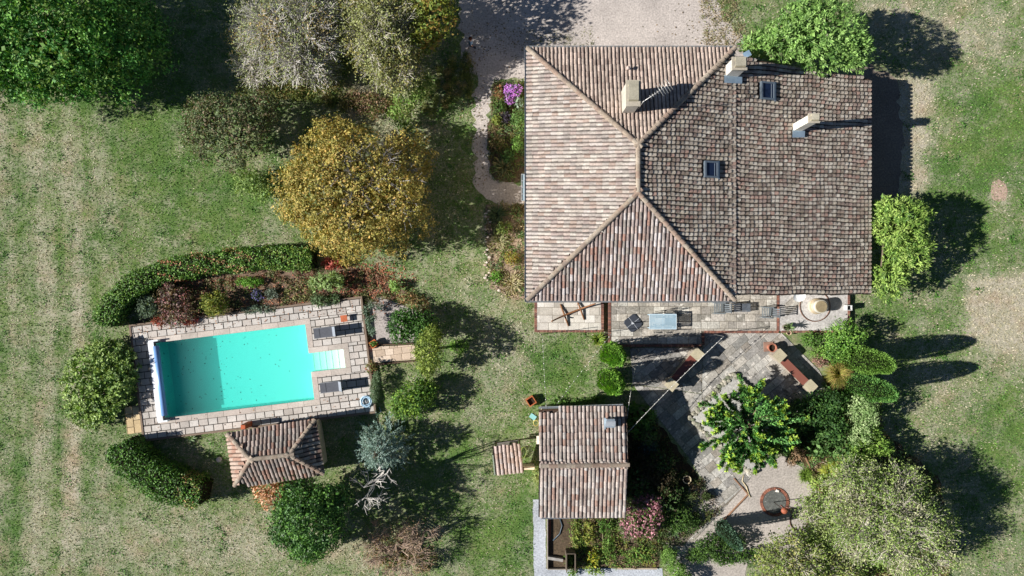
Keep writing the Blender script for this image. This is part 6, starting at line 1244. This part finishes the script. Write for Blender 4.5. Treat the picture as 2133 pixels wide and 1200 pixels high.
# rough soil mound on the lawn and dry circle
for (x, y, s_, lb_) in ((2080, 398, .55, 'bare stony patch in the right lawn'),):
    m = MB(); q = W(x, y); m.add([(q.x + s_ * math.cos(t * .39) * rnd.uniform(.8, 1.1), q.y + 1.5 * s_ * math.sin(t * .39) * rnd.uniform(.8, 1.1), .015) for t in range(16)], [tuple(range(16))], (160, 138, 122)); props(m.build('stony_patch', M_GRAVEL), lb_, kind='structure')
# person walking on the drive
def person(px, py):
    root = root_at('person', px, py, 0, 'person in a pale blue top walking in the drive shade', 'person', R(100))
    J = [(0, 0, .95), (0, 0, 1.18), (0, 0, 1.42), (0, .01, 1.52), (0, .02, 1.66), (.1, 0, .9), (.11, .13, .5), (.11, .02, .06), (.11, .16, .03), (-.1, 0, .9), (-.11, -.04, .5), (-.11, -.26, .08), (-.11, -.14, .03), (.19, 0, 1.4), (.25, -.04, 1.13), (.24, .12, .92), (.235, .18, .84), (-.19, 0, 1.4), (-.25, .04, 1.13), (-.24, -.06, .9), (-.235, -.08, .82)]
    Rr = [.15, .14, .13, .06, .10, .10, .065, .04, .035, .10, .065, .04, .035, .07, .045, .035, .03, .07, .045, .035, .03]
    Ed = [(0, 1), (1, 2), (2, 3), (3, 4), (0, 5), (5, 6), (6, 7), (7, 8), (0, 9), (9, 10), (10, 11), (11, 12), (2, 13), (13, 14), (14, 15), (15, 16), (2, 17), (17, 18), (18, 19), (19, 20)]
    me = bpy.data.meshes.new('body'); me.from_pydata(J, Ed, []); o = bpy.data.objects.new('body', me); COL.objects.link(o)
    md = o.modifiers.new('skin', 'SKIN')
    if not me.skin_vertices: me.attributes  # layer comes with the modifier
    dgu = None
    try:
        bpy.context.view_layer.objects.active = o; bpy.ops.mesh.customdata_skin_add()
    except Exception: pass
    if me.skin_vertices:
        for i, r_ in enumerate(Rr): me.skin_vertices[0].data[i].radius = (r_, r_ * (.75 if i < 3 else 1)); me.skin_vertices[0].data[i].use_root = (i == 0)
    s2 = o.modifiers.new('sub', 'SUBSURF'); s2.levels = s2.render_levels = 2
    dg = bpy.context.evaluated_depsgraph_get(); dg.update(); ev = bpy.data.meshes.new_from_object(o.evaluated_get(dg)); bpy.data.objects.remove(o)
    b_ = link('body', ev, root); b_.name = 'body'
    for p in ev.polygons: p.use_smooth = True
    a = ev.color_attributes.new('Col', 'FLOAT_COLOR', 'POINT')
    for i, v in enumerate(ev.vertices):
        z = v.co.z; c = (150, 178, 206) if (.95 < z < 1.47 and not (abs(v.co.x) > .2 and z < 1.15)) else (50, 56, 74) if z < .95 and not abs(v.co.x) > .2 and z > .08 else (40, 38, 38) if z < .08 else (196, 150, 126)
        a.data[i].color = (*lin(c), 1)
    ev.materials.clear(); ev.materials.append(M_CLOTH)
    m = MB(); m.lathe((0, .0, 1.62), [(.105, -.04), (.118, .04), (.1, .1), (.06, .135), (.001, .145)], (92, 58, 42), 14); m.build('hair', M_CLOTH, root)
person(983, 99)
# ------------------------------------------------------------------ small litter and grass
def scatter_leaves(name, label, pts, z, pal, size=.09):
    P = np.array([[*W(a, b_, z)[:2], z + .01] for a, b_ in pts]); n = len(P); nrm = unit(rng.normal(0, .35, (n, 3)) + [0, 0, 1]); ax = unit(np.cross(nrm, rng.normal(0, 1, (n, 3))))
    P[:, 2] += .01
    o = link(name, leaf_mesh(name, P, ax * size * rng.uniform(.6, 1.4, (n, 1)), unit(np.cross(nrm, ax)) * size * .4, pick(pal, n, .15), M_LEAF, .01)); props(o, label, kind='stuff')
fl = [(rng.normal(620, 80), 640 + abs(rng.normal(0, 12)) - (0) ) for _ in range(0)]
BR = [(104, 66, 44), (128, 84, 54), (88, 60, 44), (146, 104, 66)]
pts = []
for _ in range(170):
    u = rnd.uniform(-1.2, 13.2); v = rnd.choice([rnd.uniform(5.3, 6.1)] * 3 + [rnd.uniform(-1.1, -.05)]); x, y = PL(u, v); pts.append(PX(x, y, .3))
scatter_leaves('fallen_leaves', 'brown leaves scattered over the pool deck', pts, .31, BR)
pts = []
for _ in range(90):
    u = abs(rnd.gauss(3.5, 2.2)) % 9.4 + .2; v = rnd.uniform(.3, 4.6); x, y = PL(u, v); pts.append(PX(x, y, zw))
scatter_leaves('floating_leaves', 'small leaves floating on the pool water', pts, zw + .002, [(24, 40, 34), (44, 40, 28)], .08)
pts = [(rng.normal(765, 40), rng.normal(590, 22)) for _ in range(1500)] + [(rng.uniform(290, 740), rng.uniform(575, 640)) for _ in range(1300)]
scatter_leaves('leaf_litter', 'rusty leaf litter under the golden oak by the deck', pts, .012, [(142, 88, 66), (120, 76, 58), (160, 108, 82), (104, 72, 52)], .12)
pts = [(rng.normal(1060, 60), rng.normal(80, 30)) for _ in range(260)] + [(rng.normal(1500, 60), rng.normal(70, 30)) for _ in range(160)] + [(rng.uniform(960, 1020), rng.uniform(110, 400)) for _ in range(200)]
scatter_leaves('leaf_litter', 'dark leaves scattered on the gravel yard', pts, .008, [(92, 84, 56), (78, 76, 50), (112, 92, 62)], .1)
# grass: tufts of blades over the meadow
n = 230000
X = rng.uniform(-36, 36, n); Y = rng.uniform(-21.5, 21.5, n); keep = np.ones(n, bool)
for q in NOGRASS: keep &= ~inpoly(X, Y, q)
X, Y = X[keep], Y[keep]; n = len(X); D = dryness(X, Y) + .35 * np.sin(X * 1.9 + np.sin(Y * 1.3) * 2) * np.sin(Y * 2.3) + rng.normal(0, .22, n)
gcol = pick([(66, 98, 42), (80, 116, 50), (96, 126, 58), (56, 84, 40)], n, .15); dcol = pick([(156, 150, 128), (168, 160, 144), (142, 136, 114), (132, 126, 100)], n, .12)
C = np.where((D > .46)[:, None], dcol, gcol)
t = rng.uniform(0, 6.28, n); L = rng.uniform(.07, .15, n); ax = np.stack([np.cos(t) * .8, np.sin(t) * .8, rng.uniform(.35, .9, n)], 1) * L[:, None]; s = np.stack([-np.sin(t), np.cos(t), np.zeros(n)], 1) * .028
P = np.stack([X, Y, np.zeros(n)], 1); V = np.stack([P - s, P + s, P + ax], 1)
o = link('grass', mesh_np('grass', V.reshape(-1, 3), np.arange(3 * n).reshape(n, 3), np.repeat(C, 3, 0), M_GRASS)); props(o, 'short green and straw coloured meadow grass', kind='stuff')
# broad-leaved weeds
n = 9000; cxy = np.array([[rng.uniform(-34, 34), rng.uniform(-19, 19)] for _ in range(600)]); k = np.ones(len(cxy), bool)
for q in NOGRASS: k &= ~inpoly(cxy[:, 0], cxy[:, 1], q)
cxy = cxy[k]; i = rng.integers(0, len(cxy), n); P = np.concatenate([cxy[i] + rng.normal(0, .16, (n, 2)), rng.uniform(.02, .08, (n, 1))], 1); nrm = unit(rng.normal(0, .5, (n, 3)) + [0, 0, 1]); ax = unit(np.cross(nrm, rng.normal(0, 1, (n, 3))))
o = link('weeds', leaf_mesh('weeds', P, ax * .11, unit(np.cross(nrm, ax)) * .035, pick([(62, 100, 40), (76, 116, 46), (54, 84, 38)], n, .15), M_LEAF)); props(o, 'scattered green weed rosettes in the meadow', kind='stuff')
